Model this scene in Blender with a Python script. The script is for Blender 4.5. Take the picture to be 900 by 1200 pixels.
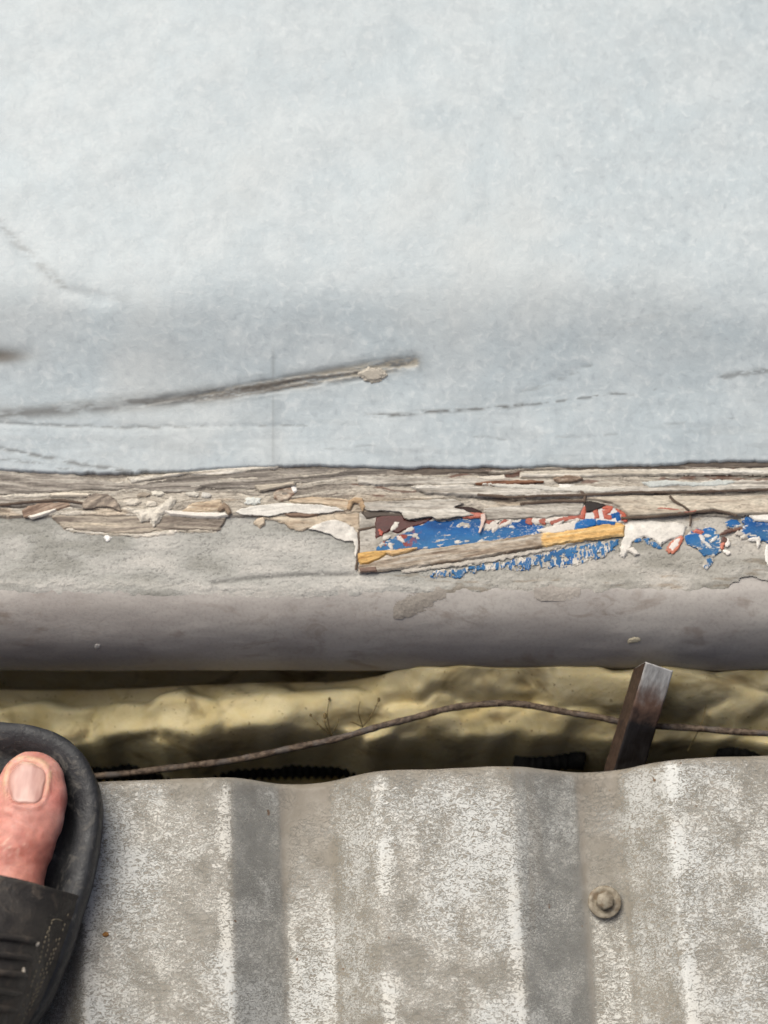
import bpy, bmesh, math, random
import numpy as np
from mathutils import Vector, Matrix
from mathutils.bvhtree import BVHTree

random.seed(7)
rng = np.random.default_rng(11)
scene = bpy.context.scene
for o in list(bpy.data.objects):
    bpy.data.objects.remove(o)

# ---------------------------------------------------------------- camera
PITCH = math.radians(70)
DIST = 1.0
FPX = 2750.0                      # focal length in pixels of a 900 x 1200 picture
CAM = np.array([0.0, -DIST * math.cos(PITCH), DIST * math.sin(PITCH)])
FWD = np.array([0.0, math.cos(PITCH), -math.sin(PITCH)])
UPV = np.array([0.0, math.sin(PITCH), math.cos(PITCH)])
cam_data = bpy.data.cameras.new('camera')
cam = bpy.data.objects.new('camera', cam_data)
scene.collection.objects.link(cam)
cam.location = CAM
cam.rotation_euler = (math.pi / 2 - PITCH, 0, 0)
cam_data.sensor_fit = 'VERTICAL'
cam_data.sensor_height = 36
cam_data.lens = 36 * FPX / 1200
cam_data.clip_start = 0.01
cam_data.clip_end = 50
cam_data.dof.use_dof = True
cam_data.dof.focus_distance = 0.968
cam_data.dof.aperture_fstop = 6.0
scene.camera = cam

# ---------------------------------------------------------------- world and sun (bright overcast)
SUN_EL, SUN_AZ = 57.0, 130.0      # azimuth measured from +x towards +y
world = bpy.data.worlds.new('World')
scene.world = world
world.use_nodes = True
wn = world.node_tree.nodes
bg = wn['Background']
sky = wn.new('ShaderNodeTexSky')
sky.sky_type = 'NISHITA'
sky.sun_disc = False
sky.sun_elevation = math.radians(SUN_EL)
sky.sun_rotation = math.radians(90 - SUN_AZ)
sky.air_density = 0.6
sky.dust_density = 9.0
sky.ozone_density = 1.0
world.node_tree.links.new(sky.outputs[0], bg.inputs[0])
bg.inputs[1].default_value = 0.07
sd = bpy.data.lights.new('sun', 'SUN')
sd.energy = 1.5
sd.angle = math.radians(50)
sd.color = (0.975, 1.0, 0.925)
sun = bpy.data.objects.new('sun', sd)
scene.collection.objects.link(sun)
sdir = Vector((math.cos(math.radians(SUN_EL)) * math.cos(math.radians(SUN_AZ)),
               math.cos(math.radians(SUN_EL)) * math.sin(math.radians(SUN_AZ)),
               math.sin(math.radians(SUN_EL))))
sun.rotation_euler = sdir.to_track_quat('Z', 'Y').to_euler()

scene.view_settings.view_transform = 'Standard'
scene.view_settings.look = 'None'
scene.view_settings.gamma = 1
scene.view_settings.use_curve_mapping = False
scene.view_settings.exposure = 0.5

# ---------------------------------------------------------------- helpers
def lin(r, g, b):
    f = lambda c: (c / 255 / 12.92) if c / 255 <= 0.04045 else ((c / 255 + 0.055) / 1.055) ** 2.4
    return (f(r), f(g), f(b))

def at(px, py, z):
    """point at height z seen at a pixel of the 900 x 1200 picture"""
    d = FWD * FPX + np.array([1., 0, 0]) * (px - 450) - UPV * (py - 600)
    t = (z - CAM[2]) / d[2]
    return CAM + d * t

def at_arr(px, py, z):
    px = np.asarray(px, float); py = np.asarray(py, float); z = np.asarray(z, float)
    dx = px - 450
    dy = FWD[1] * FPX - UPV[1] * (py - 600)
    dz = FWD[2] * FPX - UPV[2] * (py - 600)
    t = (z - CAM[2]) / dz
    return np.stack([CAM[0] + dx * t, CAM[1] + dy * t, CAM[2] + dz * t], -1)

def proj(p):
    p = np.asarray(p, float) - CAM
    dep = p @ FWD
    return 450 + FPX * p[..., 0] / dep, 600 - FPX * (p @ UPV) / dep

def _hash(ix, iy, seed):
    n = (ix.astype(np.int64) * 374761393 + iy.astype(np.int64) * 668265263 + seed * 974634777) & 0xFFFFFFFF
    n = ((n ^ (n >> 13)) * 1274126177) & 0xFFFFFFFF
    n = n ^ (n >> 16)
    return (n & 0xFFFFFF) / float(0xFFFFFF)

def vnoise(x, y, seed=0):
    x = np.asarray(x, float); y = np.asarray(y, float)
    ix = np.floor(x); iy = np.floor(y)
    fx = x - ix; fy = y - iy
    fx = fx * fx * fx * (fx * (fx * 6 - 15) + 10); fy = fy * fy * fy * (fy * (fy * 6 - 15) + 10)
    a = _hash(ix, iy, seed); b = _hash(ix + 1, iy, seed)
    c = _hash(ix, iy + 1, seed); d = _hash(ix + 1, iy + 1, seed)
    return (a * (1 - fx) + b * fx) * (1 - fy) + (c * (1 - fx) + d * fx) * fy

def fbm(x, y, seed=0, octv=4, gain=0.5):
    s = 0; a = 1; t = 0
    for k in range(octv):
        s = s + a * vnoise(x * 2 ** k + 17.3 * k, y * 2 ** k + 5.1 * k, seed + k * 13)
        t += a; a *= gain
    return s / t

def sstep(e0, e1, x):
    t = np.clip((x - e0) / (e1 - e0), 0, 1)
    return t * t * (3 - 2 * t)

def poly_sd(poly, X, Y):
    """signed distance to a closed polygon, negative inside"""
    poly = np.asarray(poly, float)
    d = np.full(X.shape, 1e18); ins = np.zeros(X.shape, bool)
    n = len(poly)
    for i in range(n):
        ax, ay = poly[i]; bx, by = poly[(i + 1) % n]
        ex, ey = bx - ax, by - ay
        wx, wy = X - ax, Y - ay
        t = np.clip((wx * ex + wy * ey) / (ex * ex + ey * ey + 1e-12), 0, 1)
        d = np.minimum(d, (wx - ex * t) ** 2 + (wy - ey * t) ** 2)
        c = ((ay <= Y) & (by > Y)) | ((by <= Y) & (ay > Y))
        with np.errstate(divide='ignore', invalid='ignore'):
            xi = ax + (Y - ay) / (by - ay if by != ay else 1e-12) * ex
        ins ^= c & (X < xi)
    d = np.sqrt(d)
    return np.where(ins, -d, d)

def line_d(pts, X, Y):
    d = np.full(X.shape, 1e18)
    for (ax, ay), (bx, by) in zip(pts[:-1], pts[1:]):
        ex, ey = bx - ax, by - ay
        t = np.clip(((X - ax) * ex + (Y - ay) * ey) / (ex * ex + ey * ey), 0, 1)
        d = np.minimum(d, np.hypot(X - ax - ex * t, Y - ay - ey * t))
    return d

def link(name, me, mats, parent=None, smooth=True):
    o = bpy.data.objects.new(name, me)
    scene.collection.objects.link(o)
    for m in (mats if isinstance(mats, (list, tuple)) else [mats]):
        me.materials.append(m)
    if smooth:
        me.polygons.foreach_set('use_smooth', np.ones(len(me.polygons), bool))
    if parent is not None:
        o.parent = parent
        o.matrix_parent_inverse = parent.matrix_world.inverted()
    return o

def np_mesh(name, V, F, col=None):
    me = bpy.data.meshes.new(name)
    V = np.asarray(V, np.float32).reshape(-1, 3); F = np.asarray(F, np.int32)
    me.vertices.add(len(V)); me.vertices.foreach_set('co', V.ravel())
    k = F.shape[1]
    me.loops.add(F.size); me.loops.foreach_set('vertex_index', F.ravel())
    me.polygons.add(len(F))
    me.polygons.foreach_set('loop_start', np.arange(0, F.size, k, dtype=np.int32))
    me.polygons.foreach_set('loop_total', np.full(len(F), k, np.int32))
    me.update(calc_edges=True)
    if col is not None:
        C = np.ones((len(V), 4), np.float32); C[:, :3] = np.asarray(col).reshape(-1, 3)
        a = me.color_attributes.new('Col', 'FLOAT_COLOR', 'POINT')
        a.data.foreach_set('color', C.ravel())
    return me

def grid_faces(ny, nx, keep=None, flip=False):
    i = np.arange(ny * nx).reshape(ny, nx)
    F = np.stack([i[:-1, :-1], i[:-1, 1:], i[1:, 1:], i[1:, :-1]], -1)
    if flip: F = F[..., ::-1]
    F = F.reshape(-1, 4)
    if keep is not None:
        k = keep.ravel()
        F = F[k[F].all(1)]
    return F

def compact(V, F, col=None):
    used = np.unique(F)
    m = np.full(len(V), -1); m[used] = np.arange(len(used))
    return V[used], m[F], (None if col is None else col[used])

def tag(o, label, cat, group=None, kind=None):
    if label: o['label'] = label
    if cat: o['category'] = cat
    if group: o['group'] = group
    if kind: o['kind'] = kind
    return o

def empty(name, loc, label, cat):
    o = bpy.data.objects.new(name, None)
    scene.collection.objects.link(o)
    o.location = loc
    o.empty_display_size = 0.02
    bpy.context.view_layer.update()
    return tag(o, label, cat)

def tube(pts, rad, seg=12, closed_caps=True):
    pts = [Vector(p) for p in pts]
    n = len(pts); V = []; F = []
    rads = rad if hasattr(rad, '__len__') else [rad] * n
    up = Vector((0.03, 0.1, 1)).normalized()
    for i, p in enumerate(pts):
        t = (pts[min(i + 1, n - 1)] - pts[max(i - 1, 0)]).normalized()
        a = t.cross(up).normalized(); b = a.cross(t).normalized()
        for k in range(seg):
            th = 2 * math.pi * k / seg
            V.append(p + (a * math.cos(th) + b * math.sin(th)) * rads[i])
    for i in range(n - 1):
        for k in range(seg):
            k2 = (k + 1) % seg
            F.append([i * seg + k, i * seg + k2, (i + 1) * seg + k2, (i + 1) * seg + k])
    return np.array([tuple(v) for v in V]), np.array(F)

def smooth_path(pts, n):
    """Catmull-Rom through control points"""
    P = np.asarray(pts, float)
    P = np.vstack([2 * P[0] - P[1], P, 2 * P[-1] - P[-2]])
    out = []
    m = len(P) - 3
    for s in np.linspace(0, m - 1e-6, n):
        i = int(s); t = s - i
        a, b, c, d = P[i], P[i + 1], P[i + 2], P[i + 3]
        out.append(0.5 * ((2 * b) + (-a + c) * t + (2 * a - 5 * b + 4 * c - d) * t * t + (-a + 3 * b - 3 * c + d) * t ** 3))
    return np.array(out)

# ---------------------------------------------------------------- materials
class NB:
    """small node builder"""
    def __init__(self, name, rough=0.6, spec=0.4, metal=0.0):
        self.m = bpy.data.materials.new(name); self.m.use_nodes = True
        self.t = self.m.node_tree; self.n = self.t.nodes
        self.b = self.n['Principled BSDF']
        self.b.inputs['Roughness'].default_value = rough
        self.b.inputs['Specular IOR Level'].default_value = spec
        self.b.inputs['Metallic'].default_value = metal
        self.tc = self.n.new('ShaderNodeTexCoord')
    def L(self, a, b): self.t.links.new(a, b)
    def coords(self, sc=(1, 1, 1), rz=0):
        mp = self.n.new('ShaderNodeMapping'); mp.inputs['Scale'].default_value = sc
        mp.inputs['Rotation'].default_value = (0, 0, rz)
        self.L(self.tc.outputs['Object'], mp.inputs['Vector']); return mp.outputs[0]
    def noise(self, scale, detail=3, rough=0.55, dist=0.0, sc=(1, 1, 1), rz=0):
        t = self.n.new('ShaderNodeTexNoise'); t.inputs['Scale'].default_value = scale
        t.inputs['Detail'].default_value = detail; t.inputs['Roughness'].default_value = rough
        t.inputs['Distortion'].default_value = dist
        self.L(self.coords(sc, rz), t.inputs['Vector']); return t.outputs['Fac']
    def attr(self, name='Col'):
        a = self.n.new('ShaderNodeAttribute'); a.attribute_name = name; return a.outputs['Color']
    def sep(self, c):
        s = self.n.new('ShaderNodeSeparateColor'); self.L(c, s.inputs[0]); return s.outputs
    def ramp(self, fac, lo, hi, c0=0.0, c1=1.0):
        r = self.n.new('ShaderNodeMapRange'); r.interpolation_type = 'SMOOTHSTEP'
        r.inputs['From Min'].default_value = lo; r.inputs['From Max'].default_value = hi
        r.inputs['To Min'].default_value = c0; r.inputs['To Max'].default_value = c1
        self.L(fac, r.inputs['Value']); return r.outputs[0]
    def math(self, op, a, b):
        m = self.n.new('ShaderNodeMath'); m.operation = op
        for i, v in enumerate((a, b)):
            if isinstance(v, (int, float)): m.inputs[i].default_value = v
            else: self.L(v, m.inputs[i])
        return m.outputs[0]
    def mix(self, fac, a, b, mode='MIX'):
        m = self.n.new('ShaderNodeMix'); m.data_type = 'RGBA'; m.blend_type = mode
        if isinstance(fac, (int, float)): m.inputs[0].default_value = fac
        else: self.L(fac, m.inputs[0])
        for i, v in ((6, a), (7, b)):
            if isinstance(v, tuple): m.inputs[i].default_value = (*v[:3], 1)
            else: self.L(v, m.inputs[i])
        return m.outputs[2]
    def color(self, c):
        if isinstance(c, tuple): self.b.inputs['Base Color'].default_value = (*c[:3], 1)
        else: self.L(c, self.b.inputs['Base Color'])
    def bump(self, h, dist=0.0003, strength=1.0):
        bn = self.n.new('ShaderNodeBump'); bn.inputs['Distance'].default_value = dist
        bn.inputs['Strength'].default_value = strength
        self.L(h, bn.inputs['Height'])
        self.L(bn.outputs[0], self.b.inputs['Normal'])
    def rough(self, f): self.L(f, self.b.inputs['Roughness'])

def grime_mat(name, col, rough=0.6, var=0.35, fine=900, coarse=90, bump=0.00025, dirt=None, dirt_amt=0.5, sc=(1, 1, 1), spec=0.35, attr=False):
    """painted or wooden surface: colour, blotches, specks and fine relief"""
    n = NB(name, rough, spec)
    base = n.attr() if attr else col
    f1 = n.noise(fine, 4, 0.6, 0.4, sc)
    f2 = n.noise(coarse, 4, 0.6, 0.3, sc)
    dk = n.ramp(f1, 0.3, 0.7, 1 - var, 1 + var * 0.5)
    vg = n.n.new('ShaderNodeCombineColor')
    for i in range(3): n.L(dk, vg.inputs[i])
    c = n.mix(1.0, base, vg.outputs[0], 'MULTIPLY')
    if dirt:
        c = n.mix(n.ramp(f2, 0.5, 0.68, 0, dirt_amt), c, dirt)
    n.color(c)
    if bump: n.bump(n.math('ADD', f1, n.math('MULTIPLY', f2, 1.5)), bump)
    return n.m

# ---------------------------------------------------------------- profiles seen from the side (y, z)
class Profile:
    def __init__(self, pts):
        self.P = np.asarray(pts, float)
        P3 = np.column_stack([np.zeros(len(self.P)), self.P])
        self.py = proj(P3)[1]
        t = np.gradient(self.P, axis=0); t /= np.linalg.norm(t, axis=1)[:, None] + 1e-12
        self.N = np.column_stack([t[:, 1], -t[:, 0]])
        if self.N[len(self.N) // 3, 1] < 0: self.N = -self.N
        # visible part: py strictly increasing
        o = [0]
        for i in range(1, len(self.py)):
            if self.py[i] > self.py[o[-1]] + 1e-6: o.append(i)
        self.vis = np.array(o)
    def on(self, px, py, off=0.0):
        v = self.vis
        y = np.interp(py, self.py[v], self.P[v, 0]); z = np.interp(py, self.py[v], self.P[v, 1])
        ny = np.interp(py, self.py[v], self.N[v, 0]); nz = np.interp(py, self.py[v], self.N[v, 1])
        dep = (y - CAM[1]) * FWD[1] + (z - CAM[2]) * FWD[2]
        x = (px - 450) * dep / FPX
        return np.stack([x, y + ny * off, z + nz * off], -1)

# ledge: flat top, rounded nose, undercut below
NA, NBZ = 0.026, 0.036
lp = [(0.12, 0.0)]
for y in np.linspace(0.06, -0.033, 70): lp.append((y, 0.0))
for th in np.linspace(0, math.pi * 0.5, 48)[1:]:
    lp.append((-0.033 - NA * math.sin(th), -NBZ * (1 - math.cos(th))))
for th in np.linspace(math.pi * 0.5, math.pi, 20)[1:]:
    lp.append((-0.033 - NA * math.sin(th), -NBZ - 0.02 * (1 - abs(math.cos(th)) * 0) * math.sin(th - math.pi / 2)))
lp.append((0.12, -NBZ - 0.022))
LEDGE = Profile(lp)

# pale sheet: rises away from the ledge, steep first, flatter further up
pp = []
y, z = 0.0185, 0.0035
ds = 0.001
s = 0.0
for i in range(900):
    pp.append((y, z))
    sl = 11 + 11 * float(sstep(0.022, 0.05, s)) - 20 * float(sstep(0.058, 0.092, s)) - 2 * float(sstep(0.2, 0.5, s))
    y += ds * math.cos(math.radians(sl)); z += ds * math.sin(math.radians(sl)); s += ds
PANEL = Profile([(a, b) for a, b in pp[::-1]])

def axis_samples(lo, hi, f0, f1, fine, coarse):
    a = np.arange(f0, f1, fine)
    l = np.arange(lo, f0, coarse); r = np.arange(f1, hi + coarse, coarse)
    return np.concatenate([l, a, r])

# ================================================================ SETTING: dark roof deck far below
deck_mat = grime_mat('bitumen_deck', (0.02, 0.018, 0.016), 0.9, 0.4, 300, 40)
bm = bmesh.new()
bmesh.ops.create_grid(bm, x_segments=40, y_segments=40, size=1.6)
for v in bm.verts:
    v.co.z = -0.135 + 0.006 * float(vnoise(np.array(v.co.x * 9), np.array(v.co.y * 9), 3))
me = bpy.data.meshes.new('roof_deck'); bm.to_mesh(me); bm.free()
tag(link('roof_deck', me, deck_mat), None, None, kind='structure')

# ================================================================ PALE SHEET above the ledge
def panel_mat():
    n = NB('pale_coating', 0.42, 0.45)
    f1 = n.noise(300, 5, 0.55, 0.6); f2 = n.noise(38, 4, 0.55, 0.3); f3 = n.noise(1500, 2, 0.5)
    f4 = n.noise(9, 3, 0.5, 0.2)
    f5 = n.noise(120, 4, 0.6, 0.8)
    c = n.mix(n.ramp(f2, 0.3, 0.7), lin(178, 189, 194), lin(188, 196, 199))
    c = n.mix(n.ramp(f5, 0.3, 0.66, 0.5, 0), c, lin(163, 173, 178))
    c = n.mix(n.ramp(f1, 0.50, 0.72, 0, 0.42), c, lin(212, 217, 218))
    c = n.mix(n.ramp(f1, 0.26, 0.45, 0.4, 0), c, lin(150, 158, 164))
    c = n.mix(n.ramp(f4, 0.5, 0.7, 0, 0.4), c, lin(192, 196, 195))
    m = n.sep(n.attr())
    c = n.mix(m[0], c, lin(92, 92, 90))
    c = n.mix(m[1], c, lin(92, 84, 74))
    c = n.mix(m[2], c, lin(182, 172, 152))
    n.color(c)
    n.rough(n.ramp(f1, 0.3, 0.7, 0.34, 0.55))
    n.bump(n.math('ADD', n.math('MULTIPLY', f1, 1.4), n.math('MULTIPLY', f3, 0.4)), 0.00022, 0.5)
    return n.m
PM = panel_mat()
panel_root = empty('coated_sheet', (0, 0.02, 0.0), 'pale blue grey coated sheet sloping up behind the peeling ledge', 'sheet')

def edge_row(px):                                     # lower edge of the sheet, in picture rows
    e = np.interp(px, [-400, 0, 60, 100, 160, 215, 265, 320, 420, 520, 640, 760, 900, 1300],
                  [552, 552, 555, 557, 556, 554, 550, 547.5, 548, 549, 548, 545, 541, 540])
    return e + (fbm(px / 22.0, px * 0 + 3.3, 5, 4) - 0.5) * 5.0 + (fbm(px / 5.0, px * 0 + 8.3, 6, 2) - 0.5) * 1.6

def panel_relief(PX, PY):
    h = (fbm(PX / 170, PY / 130, 21, 3) - 0.5) * 0.0022
    h = h + (fbm(PX / 26, PY / 18, 22, 4) - 0.5) * 0.00022
    # shallow dents and furrows
    def furrow(pts, w, d):
        return -d * np.exp(-(line_d(pts, PX, PY) / w) ** 2)
    h = h + furrow([(-60, 200), (0, 262), (22, 287), (75, 338), (120, 352)], 9, 0.0005)
    gl = [(100, 482), (215, 468), (330, 450), (440, 432), (484, 424)]
    gd = line_d(gl, PX, PY); st = fbm(PX / 50, (PY + 0.165 * PX) / 3.5, 403, 4, 0.6)
    gw = np.interp(PX, [100, 220, 330, 440, 495], [3, 6, 9, 10, 6])
    h = h - 0.0009 * np.exp(-(gd / gw) ** 2) * (st * 2 - 0.2) * sstep(100, 240, PX)
    h = h + furrow([(-60, 415), (30, 412)], 12, 0.0006)
    h = h + furrow([(-40, 520), (60, 535), (180, 548)], 3, 0.0002)
    h = h + furrow([(0, 497), (120, 499), (350, 500)], 3, 0.00015)
    h = h + furrow([(610, 460), (690, 428)], 5, 0.0002)
    return h * sstep(-120, -60, PX) * sstep(1020, 960, PX)

xs = axis_samples(-1.3, 1.3, -0.215, 0.215, 0.0007, 0.03)
ss = np.concatenate([np.arange(0, 0.12, 0.0006), np.arange(0.12, 0.34, 0.0014), np.arange(0.34, 0.9, 0.012)])
P = np.array(pp); sarr = np.arange(len(P)) * ds
yy = np.interp(ss, sarr, P[:, 0]); zz = np.interp(ss, sarr, P[:, 1])
X, Yg = np.meshgrid(xs, yy); _, Zg = np.meshgrid(xs, zz)
PXg, PYg = proj(np.stack([X, Yg, Zg], -1))
# move the lower rows so that the edge follows its uneven line
ey = LEDGE.on(PXg[0], edge_row(PXg[0]))[:, 1]
w = np.clip(1 - ss / 0.03, 0, 1)[:, None]
Yg = Yg + w * (ey[None, :] - yy[0])
H = panel_relief(PXg, PYg) * np.clip(ss / 0.012, 0.15, 1)[:, None]
Zg = Zg + H
# rolled, slightly thick edge
V0 = np.stack([X, Yg, Zg], -1)
lip = []
for dy, dz in ((0.0012, -0.0040), (0.0000, -0.0036), (-0.0008, -0.0026), (-0.0008, -0.0012), (-0.0004, -0.0003)):
    r = V0[0].copy(); r[:, 1] += dy; r[:, 2] += dz
    lip.append(r)
V0 = np.concatenate([np.array(lip), V0], 0)
def panel_dirt_shade(PX, PY):
    """dirt caught in the scratches, painted shade in the left crease (r) and rubbed-in brown grime (g)"""
    r = np.zeros(PX.shape); g = np.zeros(PX.shape)
    brk = fbm(PX / 14, PY / 4.0, 431, 4, 0.6)
    def line(pts, w, a, lo=0.40, hi=0.60, soft=1.0):
        d = line_d(pts, PX, PY + (fbm(PX / 18, PY * 0 + 1, 433, 3) - 0.5) * 3)
        return a * np.exp(-(d / w) ** 2) * sstep(lo, hi, brk)
    for pts, w, a, lo in [([(428, 487), (470, 486), (520, 482), (570, 479), (612, 475)], 2.4, 0.9, 0.28), ([(612, 475), (660, 470), (700, 464), (760, 459), (850, 446)], 1.6, 0.75, 0.46), ([(845, 443), (866, 438), (895, 435), (940, 430)], 4.0, 0.6, 0.40),
                          ([(-40, 494), (60, 497), (120, 499), (200, 500)], 2.0, 0.6, 0.38), ([(200, 500), (360, 500)], 1.5, 0.5, 0.48), ([(-60, 516), (10, 528), (60, 535), (120, 545), (185, 552)], 2.6, 0.75, 0.38), ([(-60, 535), (40, 541), (110, 550)], 2.0, 0.6, 0.44),
                          ([(555, 513), (592, 517)], 1.6, 0.4, 0.35), ([(610, 461), (650, 447), (692, 428)], 2.6, 0.35, 0.40), ([(380, 530), (440, 524)], 1.4, 0.35, 0.4), ([(650, 516), (730, 512)], 1.6, 0.3, 0.42), ([(780, 500), (860, 494)], 1.8, 0.3, 0.42),
                          ([(-60, 205), (0, 262), (22, 287), (75, 336)], 5.5, 0.42, 0.30), ([(75, 336), (150, 352)], 6, 0.14, 0.3), ([(690, 400), (760, 370), (830, 362)], 6, 0.12, 0.4)]:  # first crease here: shade of the dent put into the colour
        r = np.maximum(r, line(pts, w, a, lo))
    # smeared tail of the gouge and the worn spot at the left border
    d = line_d([(-60, 491), (60, 481), (130, 475), (215, 467), (330, 450), (430, 432), (485, 424)], PX, PY)
    ww = np.interp(PX, [0, 150, 300, 440, 495], [7, 8, 10, 11, 9])
    r = np.maximum(r, 0.85 * np.exp(-(d / (ww * 1.15)) ** 2) * (0.55 + 0.45 * sstep(0.3, 0.6, fbm(PX / 20, PY / 5, 435, 4))))
    g = np.maximum(g, 0.5 * np.exp(-(d / (ww * 0.55)) ** 2) * sstep(0.35, 0.6, fbm(PX / 30, (PY + PX * 0.16) / 4, 436, 4)) * sstep(100, 240, PX))
    e = ((PX + 8) / 46) ** 2 + ((PY - 416) / 12) ** 2
    r = np.maximum(r, 0.6 * np.exp(-e ** 1.5)); g = np.maximum(g, 0.8 * np.exp(-((((PX + 8) / 34) ** 2 + ((PY - 417) / 8) ** 2) ** 1.5)))
    v = np.exp(-((PX - 320) / 2.2) ** 2) * sstep(398, 425, PY) * sstep(556, 540, PY)
    r = np.maximum(r, 0.34 * v); r = np.maximum(r, 0.15 * np.exp(-((PX - 322) / 13) ** 2) * sstep(450, 480, PY))
    r = np.maximum(r, 0.10 * sstep(0.5, 0.7, fbm(PX / 60, PY / 9, 437, 4)) * sstep(420, 500, PY))
    st = fbm(PX / 50, (PY + 0.165 * PX) / 3.5, 403, 4, 0.6)
    b = 0.55 * np.exp(-(d / (ww * 0.7)) ** 4) * sstep(0.50, 0.62, st) * sstep(190, 290, PX)
    g = np.maximum(g, 0.8 * np.exp(-(d / (ww * 0.75)) ** 4) * sstep(0.52, 0.40, st) * sstep(170, 280, PX))
    return np.stack([r, g, b], -1) * (sstep(-85, -35, PX) * sstep(990, 930, PX))[..., None]
PD = panel_dirt_shade(PXg, PYg)
PD = np.concatenate([np.repeat(PD[:1], len(lip), 0), PD], 0)
me = np_mesh('sheet', V0, grid_faces(V0.shape[0], V0.shape[1]), PD.reshape(-1, 3))
link('sheet', me, PM, panel_root)

# ================================================================ LEDGE
ledge = empty('peeling_ledge', (0, -0.03, -0.05), 'weathered ledge with rounded grey nose and peeling blue, red and white paint', 'ledge')

def nose_mat():
    n = NB('nose_coating', 0.5, 0.4)
    f1 = n.noise(700, 4, 0.6, 0.3); f2 = n.noise(26, 5, 0.6, 0.6, (0.5, 1, 1)); f3 = n.noise(60, 4, 0.6, 0.5, (0.6, 1.6, 1))
    c = n.mix(n.ramp(f2, 0.35, 0.65), lin(156, 150, 145), lin(174, 169, 163))
    c = n.mix(n.ramp(f3, 0.58, 0.74, 0, 0.5), c, lin(118, 103, 90))
    c = n.mix(n.ramp(f3, 0.25, 0.36, 0.45, 0), c, lin(180, 176, 170))
    f6 = n.noise(120, 5, 0.65, 0.8, (0.7, 1.2, 1)); f7 = n.noise(14, 2, 0.5)
    c = n.mix(n.math('MULTIPLY', n.ramp(f6, 0.50, 0.70), n.ramp(f7, 0.45, 0.65, 0, 0.7)), c, lin(116, 104, 92))
    c = n.mix(n.ramp(f1, 0.3, 0.55, 0.22, 0), c, lin(110, 104, 100))
    n.color(c); n.bump(n.math('ADD', f1, n.math('MULTIPLY', f3, 1.0)), 0.00014, 0.7)
    return n.m
NOSE = nose_mat()
xs = axis_samples(-1.3, 1.3, -0.2, 0.2, 0.0012, 0.03)
LP = np.array(lp)
X = np.repeat(xs[None, :], len(LP), 0)
PXn = 450 + xs * 2750
rel = (fbm(PXn[None, :] / 140, np.arange(len(LP))[:, None] / 22.0, 41, 4) - 0.5) * 0.0016
wtop = sstep(-0.036, -0.028, LP[:, 0])[:, None] * (LP[:, 1] > -0.01)[:, None]
rel = rel * (1 - wtop) - 0.0012 * wtop
V0 = np.stack([X, LP[:, 0][:, None] + LEDGE.N[:, 0][:, None] * rel, LP[:, 1][:, None] + LEDGE.N[:, 1][:, None] * rel], -1)
link('nose', np_mesh('nose', V0, grid_faces(*V0.shape[:2], flip=True)), NOSE, ledge)

def layer(name, poly, mat, off=0.0, thick=0.0006, edge=1.2, namp=1.5, nfreq=9.0, seed=1, colf=None, hf=None,
          step=0.9, prof=LEDGE, parent=None, lift=None, label=None, solid=0.0, hole=None):
    """a flake or film lying on a profile: outline in picture coordinates, ragged edge, own relief"""
    poly = np.asarray(poly, float)
    x0, y0 = poly.min(0) - 4; x1, y1 = poly.max(0) + 4
    if x1 - x0 > 900 or x0 < -200 or x1 > 1100:
        gx = axis_samples(x0, x1, max(x0, -50), min(x1, 950), step, 3.0)
    else:
        gx = np.arange(x0, x1 + step, step)
    gy = np.arange(y0, y1 + step, step * 0.85)
    X, Y = np.meshgrid(gx, gy)
    sdv = poly_sd(poly, X, Y)
    sdv = sdv + (fbm(X / nfreq, Y / nfreq * 1.3, seed, 4, 0.6) - 0.5) * 2 * namp
    if hole is not None:
        sdv = np.maximum(sdv, hole(X, Y))
    K = 0.55 if prof is LEDGE else 1.0
    h = off + thick * np.clip(0.5 - sdv / edge, -1.2, 1)
    ins = np.clip(-sdv / 6.0, 0, 1)
    if hf is not None: h = h + hf(X, Y, sdv) * np.clip(0.5 - sdv / 2.0, 0, 1)
    if lift is not None: h = h + lift(X, Y)
    h = h * K
    keep = sdv < (edge * 1.6 if not solid else 0.4)
    V = prof.on(X, Y, h).reshape(-1, 3)
    F = grid_faces(*X.shape, keep=keep)
    if len(F) == 0: return None
    C = colf(X, Y, sdv).reshape(-1, 3) if colf is not None else None
    V, F, C = compact(V, F, C)
    me = np_mesh(name, V, F[:, ::-1], C)
    o = link(name, me, mat, parent or ledge, smooth=thick >= 0.00045)
    if solid:
        md = o.modifiers.new('thickness', 'SOLIDIFY'); md.thickness = solid * 0.7; md.offset = -1
    if label: o['label'] = label
    return o

# vertex-coloured material shared by weathered pieces
WOODM = grime_mat('weathered_wood', None, 0.75, 0.26, 1100, 150, 0.00015, sc=(0.35, 1, 1), attr=True)
PAINTM = grime_mat('aged_paint', None, 0.6, 0.14, 900, 120, 0.00009, attr=True)
def satin_mat(name, rough):
    return grime_mat(name, None, rough, 0.10, 1200, 140, 0.00012, attr=True, spec=0.5)
GLOSS = satin_mat('flake_paint', 0.5)

def grey_down(C, k=0.4):
    l = (C @ np.array([0.3, 0.59, 0.11]))[..., None]
    return C * (1 - k) + l * np.array([1.02, 1.0, 0.95]) * k

def palette(t, stops):
    """piecewise colour ramp over numpy arrays"""
    xs = [s[0] for s in stops]; cs = np.array([lin(*s[1]) for s in stops])
    return np.stack([np.interp(t, xs, cs[:, k]) for k in range(3)], -1)

def flat(c, var=0.12, seed=3, fx=30, fy=12):
    c = np.array(lin(*c))
    def f(X, Y, sd):
        k = 1 + (fbm(X / fx, Y / fy, seed, 4) - 0.5) * 2 * var
        return c[None, None, :] * k[..., None]
    return f

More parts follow.
